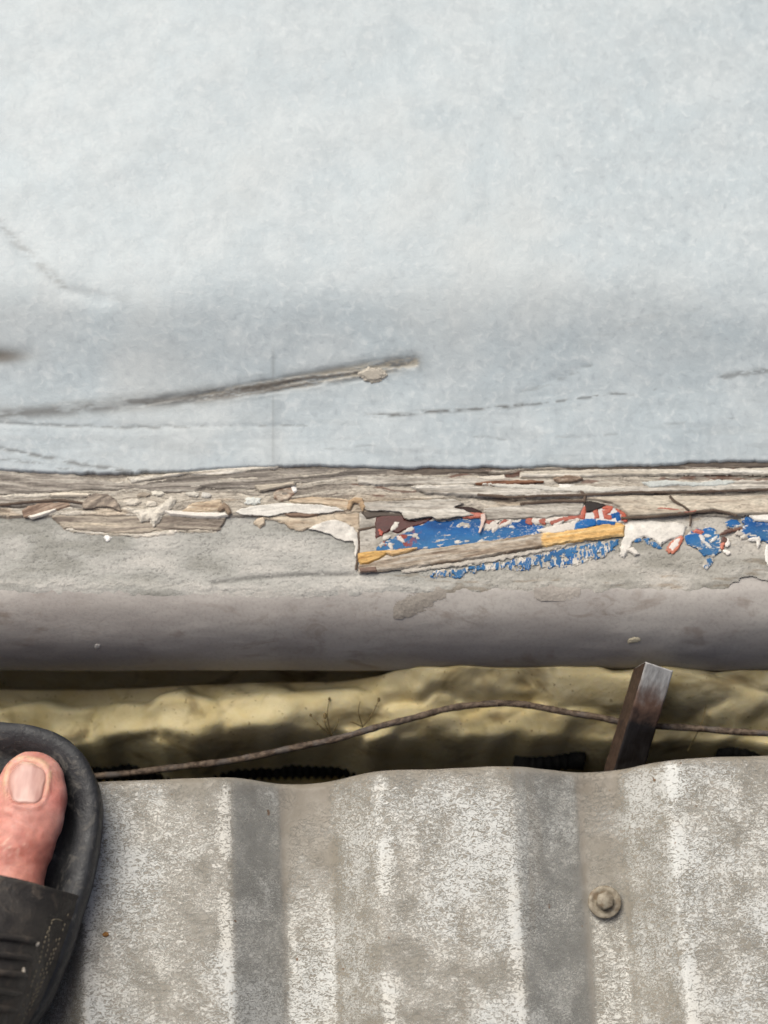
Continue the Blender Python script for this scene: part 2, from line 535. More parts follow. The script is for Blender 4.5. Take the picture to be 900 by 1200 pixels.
# ---- grey filler coat over the front of the ledge
def coat_col(X, Y, sd):
    t = fbm(X / 60, Y / 20, 71, 5)
    C = palette(t, [(0.25, (142, 141, 134)), (0.45, (161, 160, 154)), (0.6, (172, 170, 164)), (0.8, (184, 181, 174))])
    warm = sstep(420, 640, X) * 0.6
    C = C * (1 - warm[..., None]) + C * np.array([1.05, 0.99, 0.93]) * warm[..., None]
    # hairline drying cracks
    cr = np.abs(fbm(X / 12, Y / 5.0, 73, 3, 0.6) - 0.5)
    C = C * (1 - 0.38 * np.exp(-(cr / 0.018) ** 2))[..., None]
    # pale ragged rim along the lower border and a darkened groove
    rim = np.exp(-((sd + 3.5) / 4.0) ** 2) * sstep(650, 668, Y)
    C = C * (1 - 0.35 * rim[..., None]) + np.array(lin(196, 192, 184)) * 0.35 * rim[..., None]
    gr = np.exp(-(line_d([(250, 683), (300, 677), (345, 674), (416, 673)], X, Y) / 2.6) ** 2) * sstep(0.25, 0.5, fbm(X / 9, Y / 4, 77, 3) + 0.15)
    C = C * (1 - 0.5 * gr[..., None])
    br = sstep(0.60, 0.72, fbm(X / 34, Y / 7, 79, 4)) * sstep(430, 470, X)
    C = C * (1 - br[..., None] * np.array([0.22, 0.28, 0.34]))
    return C
def coat_h(X, Y, sd):
    h = (fbm(X / 40, Y / 16, 81, 4) - 0.5) * 0.0012 + (fbm(X / 7, Y / 3.2, 82, 4, 0.6) - 0.5) * 0.0006
    cr = np.abs(fbm(X / 12, Y / 5.0, 73, 3, 0.6) - 0.5)
    h = h - 0.0003 * np.exp(-(cr / 0.02) ** 2)
    gr = np.exp(-(line_d([(250, 683), (300, 677), (345, 674), (416, 673)], X, Y) / 3.0) ** 2)
    return h - gr * 0.0007
layer('filler_coat', [(-640, 598), (-60, 596), (420, 596), (421, 640), (418, 690), (405, 689), (380, 691), (330, 693), (270, 694), (240, 690), (190, 691), (140, 688), (90, 690), (40, 686), (-60, 688), (-300, 690), (-640, 686)],
      PAINTM, 0.0001, 0.0006, 6.0, 7.0, 16, 5, coat_col, coat_h)
layer('filler_coat', [(419, 600), (960, 596), (1560, 598), (1560, 684), (1200, 688), (960, 680), (900, 675), (880, 668), (860, 678), (845, 682), (800, 685), (740, 683), (700, 686), (650, 688), (600, 682), (550, 684), (500, 690), (470, 690), (430, 685), (421, 684)],
      PAINTM, 0.0000, 0.0006, 5.0, 8.0, 18, 9, coat_col, coat_h)
# long plain continuation outside the picture
for sx in (-1, 1):
    V = []
    for x in np.linspace(0.385, 1.3, 40):
        for yv in np.linspace(0.0, -0.031, 8): V.append((sx * x, yv, 0.0005 + 0.0002 * math.sin(x * 60 + yv * 300)))
    F = grid_faces(40, 8, flip=(sx > 0))
    link('filler_coat', np_mesh('filler_coat', V, F, np.tile(np.array(lin(165, 160, 152)), (len(V), 1))), PAINTM, ledge)

# ---- weathered, delaminated wood strip under the sheet
STEPS = [(0.18, (84, 72, 62)), (0.30, (112, 100, 88)), (0.40, (150, 139, 124)), (0.48, (128, 116, 103)), (0.55, (178, 167, 150)), (0.63, (196, 184, 164)), (0.70, (160, 148, 131)), (0.82, (208, 198, 180))]
def wood_t(X, Y):
    warp = (fbm(X / 70, Y / 30, 91, 3) - 0.5) * 16 + (fbm(X / 22, Y / 9, 95, 3) - 0.5) * 5 * sstep(420, 250, X)
    yy = Y + warp + (X - 450) * 0.012
    return fbm(X / 120, yy / 6.5, 92, 4, 0.55), yy
def terr(t, n=9):
    k = t * n; f = np.floor(k); r = k - f
    return (f + sstep(0.78, 1.0, r)) / n, r
def wood_h(X, Y, sd):
    t, yy = wood_t(X, Y)
    q, r = terr(t)
    h = (q - 0.5) * 0.0030
    h = h + (fbm(X / 55, yy / 1.9, 93, 3, 0.6) - 0.5) * 0.0007
    return h + (fbm(X / 10, Y / 5, 94, 3) - 0.5) * 0.0005
def wood_col(X, Y, sd):
    t, yy = wood_t(X, Y)
    q, r = terr(t)
    g = fbm(X / 60, yy / 1.7, 96, 3, 0.6)
    base = 0.12 + q * 0.8 + (fbm(X / 160, yy / 30, 97, 2) - 0.5) * 0.25 + (g - 0.5) * 0.22
    top = sstep(568, 553, Y)                            # wood darkened next to the sheet, painting in the shadow under it
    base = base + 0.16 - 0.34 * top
    C = palette(base, STEPS)
    edge = np.exp(-((r - 0.80) / 0.05) ** 2) * 0.42     # dark lines along the split edges
    C = C * (1 - edge[..., None] * np.array([0.85, 0.95, 1.0]))
    tan = sstep(0.56, 0.70, fbm(X / 60, Y / 14, 98, 3)) * sstep(575, 590, Y)
    C = C * (1 - tan[..., None] * np.array([-0.04, 0.07, 0.20]))
    red = sstep(0.66, 0.72, fbm(X / 30, yy / 4.0, 99, 3)) * sstep(380, 420, X)
    C = C * (1 - 0.75 * red[..., None]) + np.array(lin(112, 66, 44)) * 0.75 * red[..., None]
    fl = np.abs(fbm(X / 85, yy / 3.4, 197, 4, 0.6) - 0.5)
    C = C * (1 - 0.55 * np.exp(-(fl / 0.012) ** 2))[..., None]
    fl = np.abs(fbm(X / 30, Y / 11, 198, 4, 0.6) - 0.5)
    C = C * (1 - 0.40 * np.exp(-(fl / 0.009) ** 2))[..., None]
    return grey_down(C, 0.35)
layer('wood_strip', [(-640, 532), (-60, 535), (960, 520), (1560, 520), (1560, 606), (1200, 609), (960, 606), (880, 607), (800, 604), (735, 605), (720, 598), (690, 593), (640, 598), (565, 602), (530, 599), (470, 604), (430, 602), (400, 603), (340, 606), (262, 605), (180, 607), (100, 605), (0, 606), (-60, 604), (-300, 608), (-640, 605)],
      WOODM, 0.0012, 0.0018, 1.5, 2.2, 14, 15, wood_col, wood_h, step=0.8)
for sx in (-1, 1):
    V = []
    for x in np.linspace(0.385, 1.3, 60):
        for yv in np.linspace(0.03, -0.004, 12): V.append((sx * x, yv, 0.0014 + 0.0005 * math.sin(yv * 900 + x * 7)))
    link('wood_strip', np_mesh('wood_strip', V, grid_faces(60, 12, flip=(sx > 0)), np.tile(np.array(lin(146, 134, 118)), (len(V), 1))), WOODM, ledge)

# ---- single slabs, flakes and paint films, traced one by one
def grain_col(stops, fx=70, fy=2.2, seed=5, slope=0.0, edge_dark=0.0):
    def f(X, Y, sd):
        yy = Y + slope * (X - 450) + (fbm(X / 60, Y / 20, seed + 3, 2) - 0.5) * 6
        t = fbm(X / fx, yy / fy, seed, 4, 0.6)
        C = palette(t, stops)
        if stops in (GREYW, PALEW, CREAM): C = grey_down(C, 0.4)
        else: C = grey_down(C, 0.12)
        fl = np.abs(fbm(X / (fx * 1.3), yy / (fy * 1.6), seed + 31, 3, 0.6) - 0.5)      # open grain lines
        C = C * (1 - 0.45 * np.exp(-(fl / 0.011) ** 2))[..., None]
        if edge_dark: C = C * (1 - edge_dark * np.exp(-((sd + 0.6) / 1.2) ** 2))[..., None]
        return C
    return f
def grain_h(amp=0.0008, fx=60, fy=2.2, seed=5, slope=0.0):
    def f(X, Y, sd):
        yy = Y + slope * (X - 450)
        return (fbm(X / fx, yy / fy, seed, 4, 0.6) - 0.5) * amp
    return f
GREYW = [(0.25, (98, 88, 79)), (0.45, (132, 121, 109)), (0.6, (160, 149, 135)), (0.78, (190, 180, 164))]
PALEW = [(0.25, (144, 133, 118)), (0.42, (174, 164, 149)), (0.55, (193, 184, 169)), (0.75, (208, 201, 188))]
TANW = [(0.25, (150, 128, 104)), (0.45, (190, 168, 140)), (0.6, (204, 186, 160)), (0.78, (216, 202, 180))]
CREAM = [(0.25, (172, 158, 136)), (0.45, (202, 190, 168)), (0.6, (212, 202, 184)), (0.78, (222, 214, 200))]

layer('wood_slab', [(-60, 553), (0, 551), (20, 555), (70, 555), (100, 561), (150, 568), (158, 573), (140, 577), (100, 575), (40, 581), (0, 583), (-60, 585)],
      WOODM, 0.0026, 0.0010, 1.6, 2.4, 8, 31, grain_col(GREYW, 60, 3, 33, -0.03, 0.2), grain_h(0.0016, 50, 3.0, 33, -0.03))
layer('wood_slab', [(-60, 584), (0, 585), (60, 586), (100, 592), (112, 600), (60, 592), (28, 596), (-60, 594)],
      WOODM, 0.0026, 0.0009, 1.4, 1.6, 8, 32, grain_col(GREYW, 60, 2.4, 35, 0, 0.2), grain_h(0.0010))
layer('wood_slab', [(150, 573), (180, 567), (222, 558), (245, 560), (300, 553), (360, 550), (420, 549), (455, 552), (450, 566), (405, 565), (360, 567), (320, 572), (295, 574), (262, 574), (238, 572), (225, 578), (180, 578)],
      WOODM, 0.0026, 0.0010, 1.5, 2.4, 8, 36, grain_col(GREYW, 80, 2.6, 37, 0.06, 0.2), grain_h(0.0013, 60, 2.5, 37, 0.06))
layer('wood_slab', [(60, 604), (100, 602), (165, 604), (200, 600), (266, 606), (262, 614), (257, 622), (200, 621), (160, 626), (110, 624), (76, 619)],
      WOODM, 0.0018, 0.0007, 1.2, 2.0, 7, 38, grain_col([(0.25, (118, 106, 95)), (0.45, (150, 139, 125)), (0.6, (176, 164, 147)), (0.8, (206, 190, 166))], 60, 3, 39), grain_h(0.0007))
layer('splinter', [(75, 621), (105, 617), (160, 625), (205, 621), (232, 620), (258, 620), (254, 624), (205, 624), (204, 627), (160, 629), (105, 627)],
      WOODM, 0.0012, 0.0006, 1.0, 2.2, 5, 40, grain_col(CREAM, 40, 2, 41), None)
layer('splinter', [(28, 600), (34, 595), (52, 591), (80, 591), (84, 594), (66, 599), (48, 604), (36, 608), (29, 607)],
      WOODM, 0.0034, 0.0006, 1.0, 1.3, 5, 42, grain_col([(0.25, (108, 86, 72)), (0.5, (146, 122, 104)), (0.75, (172, 150, 130))], 30, 2, 43, 0.4), grain_h(0.0006))
layer('paint_flake', [(34, 607), (48, 603), (66, 598), (66, 600), (50, 606), (38, 609)], GLOSS, 0.0038, 0.0010, 0.9, 0.5, 6, 44, flat((226, 220, 208)), None, step=0.6)
layer('paint_flake', [(60, 581), (80, 579.5), (106, 581), (104, 583), (80, 583), (62, 583)], GLOSS, 0.0040, 0.0008, 0.9, 0.5, 6, 45, flat((214, 204, 186)), None, step=0.6)
# curled brown lip
layer('bark_curl', [(97, 592), (104, 584), (112, 580), (126, 580), (134, 586), (140, 594), (143, 602), (138, 600), (128, 596), (114, 597), (106, 599), (98, 598)],
      WOODM, 0.0034, 0.0007, 1.0, 1.4, 5, 46, grain_col([(0.25, (104, 92, 82)), (0.5, (140, 127, 114)), (0.75, (180, 164, 145))], 16, 5, 47, 0.5), grain_h(0.0008, 14, 4, 48),
      lift=lambda X, Y: 0.0012 * np.exp(-((Y - 596) / 5.0) ** 2), solid=0.0006)
# plaster lump with tails
layer('plaster_lump', [(158, 601), (170, 600), (182, 598), (193, 592), (202, 585), (205, 588), (199, 597), (190, 604), (186, 611), (181, 617), (178, 612), (172, 609), (166, 612), (163, 605)],
      GLOSS, 0.0038, 0.0008, 1.6, 1.9, 4, 49, flat((200, 193, 180), 0.25, 3, 6, 4), lambda X, Y, sd: np.clip(-sd / 5, 0, 1) * 0.0006 + (fbm(X / 4, Y / 4, 9, 3) - .5) * 0.0012, step=0.7)
for k, (cx, cy, rx, ry, c) in enumerate([(155, 590, 8, 3, (200, 192, 178)), (179, 592, 5, 2.2, (206, 198, 184)), (186, 580, 7, 2.4, (208, 202, 188)), (165, 616, 4, 5, (206, 198, 186)),
                                         (176, 627, 12, 2.2, (216, 208, 194)), (200, 624, 9, 2, (214, 206, 194)), (226, 581, 6, 2.2, (202, 196, 184)), (243, 582, 6, 2, (190, 186, 178)),
                                         (168, 572 + 10, 7, 2, (150, 138, 122)), (296, 589, 9, 3.6, (206, 208, 202)), (126, 631.5, 3.6, 3, (232, 230, 226)), (345, 575, 2.4, 3, (236, 232, 226)),]):
    a = (np.arange(8) + rng.random(8) * 0.8) / 8 * 2 * math.pi; rr = 0.75 + 0.55 * rng.random(8)
    layer('paint_chip', np.column_stack([cx + rx * rr * np.cos(a), cy + ry * rr * np.sin(a)]), GLOSS, 0.0036 if cy < 606 else 0.0014, 0.0004, 0.9, 1.6, 3, 50 + k, flat(c, 0.2, 3, 6, 4), lambda X, Y, sd: (fbm(X / 4, Y / 3, 9, 3) - 0.5) * 0.001, step=0.55)
# glossy white slivers
layer('paint_flake', [(192, 600.5), (205, 601), (240, 603), (264, 603), (267, 606), (255, 608), (225, 607), (200, 604.5)], GLOSS, 0.0036, 0.0011, 1.0, 0.5, 8, 68, flat((222, 216, 206)), None, step=0.7)
layer('splinter', [(225, 592), (258, 588), (262, 594), (254, 600), (232, 602), (215, 601)], WOODM, 0.0032, 0.0007, 1.0, 1.8, 5, 69, grain_col(TANW, 30, 2, 70), grain_h(0.0008))
layer('splinter', [(256, 600), (263, 592), (268, 596), (271, 603), (268, 605), (264, 598), (259, 601)], WOODM, 0.0050, 0.0008, 0.9, 0.3, 6, 71, flat((140, 122, 104)), None, step=0.6)
def crest(cx0, cy0, amp, w):
    return lambda X, Y: amp * np.exp(-((Y - cy0 - 0.0 * (X - cx0)) / w) ** 2)
layer('paint_flake', [(276, 602), (284, 598), (300, 595), (330, 592), (352, 593), (375, 593.5), (395, 597), (404, 600.5), (385, 603), (366, 605), (345, 602.5), (332, 604), (318, 607), (295, 606), (282, 605)],
      GLOSS, 0.0036, 0.0006, 1.0, 1.2, 6, 72, flat((216, 212, 203), 0.22, 3, 12, 4), grain_h(0.0006, 14, 3, 73), lift=crest(340, 594, 0.0010, 5), solid=0.0005)
layer('wood_slab', [(308, 607), (330, 606), (372, 606), (398, 601), (414, 600.5), (420, 601), (421, 626), (412, 618), (400, 613), (385, 612), (368, 618), (352, 622), (340, 619), (334, 613)],
      WOODM, 0.0018, 0.0007, 1.1, 1.6, 6, 74, grain_col([(0.25, (172, 152, 128)), (0.5, (194, 177, 153)), (0.75, (206, 192, 170))], 30, 5, 75), grain_h(0.0006))
layer('wood_slab', [(335, 604), (352, 602.5), (366, 603), (372, 605), (360, 607), (340, 606.5)], WOODM, 0.0034, 0.0007, 0.9, 0.4, 6, 76, flat((128, 106, 90)), None, step=0.6)
layer('paint_flake', [(302, 609), (309, 607), (310, 615), (305, 618), (298, 614)], WOODM, 0.0018, 0.0010, 1.0, 0.8, 5, 77, flat((206, 190, 168)), None, step=0.7)
layer('wood_slab', [(340, 588), (365, 585), (390, 586), (408, 588), (412, 597), (405, 600), (392, 596), (370, 592), (345, 591)], WOODM, 0.0036, 0.0010, 1.0, 1.0, 8, 78, grain_col(TANW, 40, 3, 79), grain_h(0.0006))
layer('splinter', [(407, 598), (409, 590), (416, 586), (424, 587), (428, 596), (425, 600), (421, 591), (414, 590), (410, 599)], WOODM, 0.0046, 0.0007, 0.9, 0.3, 5, 80, flat((172, 146, 116)), None, step=0.6)
# white crescent flake standing off the filler, with its drip
layer('paint_flake', [(361, 621), (370, 616), (380, 612.5), (393, 611), (405, 614), (414, 619), (419, 626), (421, 640), (419, 648), (416.5, 655), (415, 648), (416, 642), (413.5, 636), (404, 635), (396, 633), (388, 628), (374, 624)],
      GLOSS, 0.0018, 0.0006, 1.0, 1.1, 5, 81, flat((208, 203, 194), 0.25, 3, 10, 6), lambda X, Y, sd: np.clip(-sd / 7, 0, 1) * 0.0005 + (fbm(X / 6, Y / 6, 83, 3) - .5) * 0.0008,
      lift=lambda X, Y: 0.0014 * sstep(626, 611, Y) * sstep(360, 380, X), solid=0.0005)
layer('splinter', [(300, 572), (330, 570), (345, 567.5), (345, 570), (325, 574), (305, 578)], WOODM, 0.0052, 0.0008, 0.9, 0.4, 6, 84, flat((186, 176, 160)), None, step=0.6)
layer('bark_curl', [(322, 580), (328, 575), (342, 574), (344, 580), (338, 587), (328, 589), (323, 586)], WOODM, 0.0034, 0.0007, 1.0, 1.4, 4, 85, grain_col([(0.2, (110, 80, 64)), (0.5, (156, 134, 116)), (0.8, (196, 184, 166))], 8, 3, 86), lambda X, Y, sd: -0.0018 * np.exp(-((X - 334) ** 2 / 60 + (Y - 580) ** 2 / 12)), step=0.6)
layer('splinter', [(150, 562), (185, 559), (220, 556), (260, 552), (300, 549), (330, 547), (325, 550), (285, 555), (255, 560), (238, 559), (220, 557), (180, 564), (155, 568)], WOODM, 0.0040, 0.0012, 1.0, 0.8, 9, 87, grain_col(CREAM, 30, 2, 88, 0.06), grain_h(0.0008))

# ---- cream slabs over the blue section and to the right
layer('wood_slab', [(420, 592), (440, 590), (480, 588), (530, 587), (545, 592), (532, 597), (545, 600), (556, 606), (546, 608), (535, 608), (525, 611), (512, 612), (505, 608), (495, 609), (480, 612), (472, 610), (471, 603), (450, 601), (430, 601)],
      WOODM, 0.0034, 0.0014, 1.1, 1.0, 8, 101, grain_col(PALEW, 50, 3.2, 102, 0, 0.12), grain_h(0.0010, 50, 3, 102), lift=lambda X, Y: 0.0012 * sstep(600, 610, Y), solid=0.0008)
layer('wood_slab', [(567, 598), (600, 595), (640, 590), (672, 588), (684, 590), (683, 598), (678, 606), (650, 606), (640, 610), (625, 608), (610, 610), (590, 611), (570, 612)],
      WOODM, 0.0032, 0.0013, 1.1, 1.0, 8, 103, grain_col(PALEW, 50, 3.2, 104, 0, 0.12), grain_h(0.0009, 50, 3, 104))
layer('wood_slab', [(684, 586), (700, 588), (715, 591), (727, 597), (737, 607), (760, 606), (800, 603), (835, 599), (862, 605), (900, 604), (960, 603), (960, 584), (900, 583), (850, 584), (800, 583), (740, 583), (700, 584)],
      WOODM, 0.0036, 0.0014, 1.1, 0.7, 10, 105, grain_col([(0.25, (166, 152, 134)), (0.45, (190, 177, 158)), (0.6, (198, 187, 168)), (0.8, (208, 196, 176))], 60, 5, 106, 0, 0.12), grain_h(0.0008, 40, 5, 106), lift=lambda X, Y: 0.0008 * sstep(595, 604, Y))
layer('wood_slab', [(480, 572), (540, 570), (600, 574), (640, 578), (690, 574), (760, 572), (830, 566), (900, 566), (960, 565), (960, 575), (900, 576), (840, 578), (780, 578), (700, 584), (640, 585), (560, 583), (500, 580)],
      WOODM, 0.0044, 0.0014, 1.1, 2.0, 10, 107, grain_col(PALEW, 60, 2.2, 108), grain_h(0.0014, 60, 2.2, 108))
layer('wood_slab', [(610, 556), (650, 554), (720, 553), (800, 553), (900, 551), (960, 551), (960, 556), (900, 558), (860, 557), (780, 558), (700, 560), (640, 562), (610, 561)],
      WOODM, 0.0040, 0.0012, 1.1, 1.2, 10, 109, grain_col(CREAM, 60, 2.4, 110), grain_h(0.0009))
layer('wood_slab', [(420, 561), (480, 560), (540, 563), (590, 561), (600, 566), (550, 569), (500, 571), (440, 570), (420, 568)],
      WOODM, 0.0040, 0.0012, 1.1, 1.6, 9, 111, grain_col(PALEW, 60, 2.4, 112), grain_h(0.0010))
# wood strip coloured dark to imitate the sheet's shadow on the right
layer('wood_slab', [(440, 552), (520, 551), (600, 549), (700, 545), (800, 543), (960, 538), (960, 550), (880, 550), (800, 551), (720, 552), (640, 553), (560, 556), (480, 559), (440, 560)],
      WOODM, 0.0022, 0.0012, 1.3, 0.8, 12, 113, grain_col([(0.25, (74, 64, 57)), (0.5, (96, 85, 76)), (0.75, (120, 108, 96))], 60, 2, 114, 0.02), grain_h(0.0008))
layer('bark_chip', [(557, 569), (580, 566), (620, 566), (636, 567), (600, 571), (570, 571.5)], WOODM, 0.0050, 0.0009, 0.9, 0.9, 6, 115, grain_col([(0.25, (92, 56, 38)), (0.6, (130, 88, 62)), (0.8, (150, 112, 84))], 20, 2, 116), None, step=0.7)
layer('bark_chip', [(648, 564), (662, 560), (676, 561), (682, 564), (668, 568), (655, 568)], WOODM, 0.0052, 0.0010, 0.9, 1.2, 5, 117, grain_col([(0.25, (98, 76, 60)), (0.6, (150, 128, 108)), (0.8, (190, 176, 158))], 10, 2, 118), None, step=0.7)
layer('paint_flake', [(560, 562), (590, 560), (592, 564), (570, 566)], GLOSS, 0.0050, 0.0008, 0.9, 0.9, 6, 119, flat((206, 198, 184)), None, step=0.7)
layer('paint_flake', [(655, 571), (672, 571), (662, 577), (656, 575)], GLOSS, 0.0056, 0.0007, 0.9, 0.9, 5, 120, flat((220, 216, 208)), None, step=0.7)
layer('paint_flake', [(752, 568), (780, 566), (810, 569), (840, 566), (862, 567), (850, 572), (820, 573), (790, 571), (760, 574)], PAINTM, 0.0056, 0.0007, 0.9, 1.6, 7, 121, flat((186, 190, 186), 0.15), None, step=0.7)
layer('paint_flake', [(566, 570), (600, 575), (650, 578), (700, 580), (730, 577), (690, 573), (640, 574), (610, 571)], PAINTM, 0.0058, 0.0006, 0.9, 2.0, 8, 122, flat((196, 192, 182), 0.15), None, step=0.7)

# ---- recess with the old paints
def blue_col(worn, vert=False, seed=1, lo=0.52):
    def f(X, Y, sd):
        t = fbm(X / 40, Y / 14, seed, 4)
        C = palette(t, [(0.25, (8, 68, 126)), (0.5, (14, 86, 150)), (0.75, (24, 100, 164))])
        dul = sstep(0.30, 0.75, fbm(X / 50, Y / 16, seed + 2, 3) + (Y - 626) * 0.018 * (0 if vert else 1) + (0.25 if vert else 0))
        C = C * (1 - 0.6 * dul[..., None]) + np.array(lin(62, 112, 148)) * 0.6 * dul[..., None]
        if vert: w = fbm(X / 3.2, Y / 9.0, seed + 5, 4, 0.6)
        else: w = fbm(X / 9.0 + Y / 14, Y / 3.4, seed + 5, 4, 0.6)
        m = sstep(lo, lo + 0.06, w + worn * np.clip(1 + sd / 5.0, 0, 1) * 0.18)
        chip = palette(fbm(X / 5, Y / 5, seed + 7, 2), [(0.3, (170, 162, 150)), (0.6, (206, 200, 190))])
        C = C * (1 - m[..., None]) + chip * m[..., None]
        sc = np.abs(fbm(X / (4.0 if vert else 11), Y / (11.0 if vert else 4.0), seed + 9, 3, 0.6) - 0.5)      # thin scratches down to the primer
        ms = np.exp(-(sc / 0.012) ** 2) * sstep(0.45, 0.6, fbm(X / 12, Y / 9, seed + 10, 2)) * 0.8
        C = C * (1 - ms[..., None]) + np.array(lin(182, 184, 182)) * ms[..., None]
        rd = sstep(0.60, 0.66, fbm(X / 6, Y / 5, seed + 11, 3)) * sstep(500, 470, X) * (0 if vert else 1)
        C = C * (1 - rd[..., None]) + np.array(lin(140, 62, 46)) * rd[..., None]
        return C
    return f
def chip_h(vert, seed, lo):
    def f(X, Y, sd):
        if vert: w = fbm(X / 3.2, Y / 9.0, seed + 5, 4, 0.6)
        else: w = fbm(X / 9.0 + Y / 14, Y / 3.4, seed + 5, 4, 0.6)
        return 0.0002 * sstep(lo, lo + 0.08, w)
    return f
BLUEM = grime_mat('blue_paint', None, 0.6, 0.12, 1300, 160, 0.0001, attr=True, spec=0.25)
# grey old board behind the blue; hollows are films with shade painted in
layer('old_board', [(421, 600), (520, 596), (640, 594), (735, 604), (732, 625), (640, 645), (520, 652), (421, 655)], PAINTM, 0.0014, 0.0008, 1.2, 0.8, 10, 130,
      grain_col([(0.25, (138, 132, 122)), (0.5, (164, 157, 146)), (0.8, (188, 182, 172))], 18, 6, 131), grain_h(0.0010, 16, 4, 132))
layer('red_paint', [(441, 608), (452, 605), (471, 605), (474, 611), (488, 612), (506, 608), (500, 614), (486, 618), (474, 622), (466, 626), (458, 622), (448, 628), (441, 632)], GLOSS, 0.0024, 0.0006, 0.9, 1.4, 6, 133, flat((74, 26, 20), 0.35, 134, 12, 5), None, step=0.6)
layer('hollow_shade', [(424, 602), (446, 599), (468, 601), (471, 606), (450, 606), (430, 608)], PAINTM, 0.0026, 0.0006, 0.9, 0.8, 6, 135, flat((84, 74, 66), 0.3), None, step=0.7)
B1 = [(442, 646), (447, 637), (458, 634), (470, 628), (486, 619), (505, 612), (520, 613), (545, 609), (575, 608), (600, 612), (615, 607), (622, 610), (625, 616), (637, 619), (632, 627), (600, 632), (560, 638), (515, 643), (470, 647)]
layer('blue_paint', B1, BLUEM, 0.0026, 0.0004, 0.9, 2.2, 5, 136, blue_col(0.5, False, 137, 0.67), chip_h(False, 137, 0.67), step=0.45)
for k, (cx, cy, l, ww, a0, c) in enumerate([(462, 619, 7, 3, -0.9, (206, 200, 190)), (452, 632, 6, 2.6, -0.5, (190, 184, 174)), (470, 634, 6, 2.4, 0.9, (204, 190, 180)), (480, 622, 7, 2.6, -0.4, (198, 192, 184)), (487, 630, 6, 2.2, 0.8, (186, 180, 172)), (446, 626, 5, 2.4, 1.2, (170, 76, 58)), (458, 641, 6, 2, 1.2, (200, 194, 186)), (447, 640, 5, 2, -0.6, (178, 172, 164))]):
    a = (np.arange(7) + rng.random(7) * 0.7) / 7 * 2 * math.pi; rr = 0.6 + 0.6 * rng.random(7); ex = 0.8 * l * rr * np.cos(a); eyv = 0.8 * ww * rr * np.sin(a)
    layer('paint_chip', np.column_stack([cx + ex * math.cos(a0) - eyv * math.sin(a0), cy + ex * math.sin(a0) + eyv * math.cos(a0)]), GLOSS, 0.0034, 0.0002, 0.8, 1.6, 3, 140 + k, flat(c, 0.15, 3, 5, 4), None, step=0.45)
layer('hollow_shade', [(531, 598), (540, 596.5), (553, 597), (562, 601), (568, 606), (556, 606), (546, 604)], PAINTM, 0.0036, 0.0004, 0.8, 0.4, 5, 170, flat((40, 18, 14), 0.2), None, step=0.6)
layer('red_paint', [(544, 604), (556, 603.5), (566, 604), (565, 608), (550, 609), (542, 608)], GLOSS, 0.0042, 0.0005, 0.8, 0.9, 4, 171, flat((182, 106, 88), 0.25), None, step=0.6)
layer('paint_flake', [(563, 606), (568, 604), (569, 612), (566, 620), (562, 628), (560, 627), (563, 617)], GLOSS, 0.0056, 0.0008, 0.8, 0.5, 4, 172, flat((206, 182, 170), 0.15), None, step=0.5, solid=0.0004)
for k, q in enumerate([[(567, 616), (576, 611), (590, 611), (586, 615), (574, 622), (568, 622)], [(577, 620), (583, 613), (588, 612), (583, 620), (578, 624)], [(588, 613), (600, 611), (596, 616), (586, 619)], [(568, 611), (582, 611), (600, 610), (596, 612), (580, 614)],
                       [(618, 612), (626, 609), (640, 609), (660, 608), (680, 607), (678, 611), (662, 612), (650, 618), (646, 613), (630, 615), (622, 615)], [(630, 623), (645, 619), (660, 616), (676, 612), (673, 622), (650, 626), (640, 626)]]):
    layer('paint_flake', q, GLOSS, 0.0034, 0.0004, 0.9, 1.6, 4, 175 + k, flat((206, 198, 188), 0.12), None, step=0.6)
for k, q in enumerate([[(566, 614), (570, 609), (580, 611), (572, 616)], [(590, 610), (598, 611), (584, 617)], [(616, 613), (618, 609), (624, 610), (622, 616)], [(630, 612), (640, 608), (638, 616)], [(644, 612), (660, 608), (680, 606), (680, 609), (660, 612), (646, 616)]]):
    layer('red_paint', q, GLOSS, 0.0037, 0.0002, 0.8, 1.6, 3, 185 + k, flat((156, 80, 62), 0.35, 3, 5, 3), None, step=0.6)
# small plaid-like scrap of white, red and blue scales
layer('paint_flake', [(680, 612), (681, 600), (685, 593), (700, 592), (716, 596), (727, 602), (734, 611), (726, 614), (700, 613)], GLOSS, 0.0032, 0.0006, 0.8, 0.6, 5, 191, flat((206, 202, 198), 0.12), None, step=0.6)
layer('hollow_shade', [(685, 592), (690, 590), (706, 593), (709, 595), (703, 597), (694, 601), (687, 602), (686, 597)], PAINTM, 0.0042, 0.0004, 0.8, 0.5, 4, 192, flat((34, 26, 24), 0.2), None, step=0.6)
for k, q in enumerate([[(680, 609), (682, 598), (686, 595), (685, 604), (684, 610)], [(694, 600), (699, 597), (700, 604), (701, 609), (697, 609), (696, 604)], [(706, 601), (715, 598), (714, 602), (709, 605), (716, 607), (715, 610), (708, 609)], [(706, 595), (717, 596), (716, 599), (706, 598)], [(728, 606), (735, 609), (733, 613), (728, 611)], [(722, 599), (730, 603), (732, 606), (726, 603)], [(688, 598), (697, 594), (698, 596), (690, 600)]]):
    layer('red_paint', q, GLOSS, 0.0041, 0.0002, 0.8, 0.9, 3, 195 + k, flat((170, 82, 60), 0.3, 3, 5, 3), None, step=0.5)
for k, q in enumerate([[(673, 622), (675, 616), (684, 611), (697, 611), (697, 617)], [(699, 616), (700, 612), (720, 614), (719, 616)], [(721, 604), (725, 602), (726, 611), (723, 612)], [(716, 605), (720, 604), (720, 608), (716, 609)]]):
    layer('blue_paint', q, BLUEM, 0.0040, 0.0002, 0.8, 0.8, 3, 205 + k, blue_col(0.1, False, 206, 0.78), None, step=0.5)
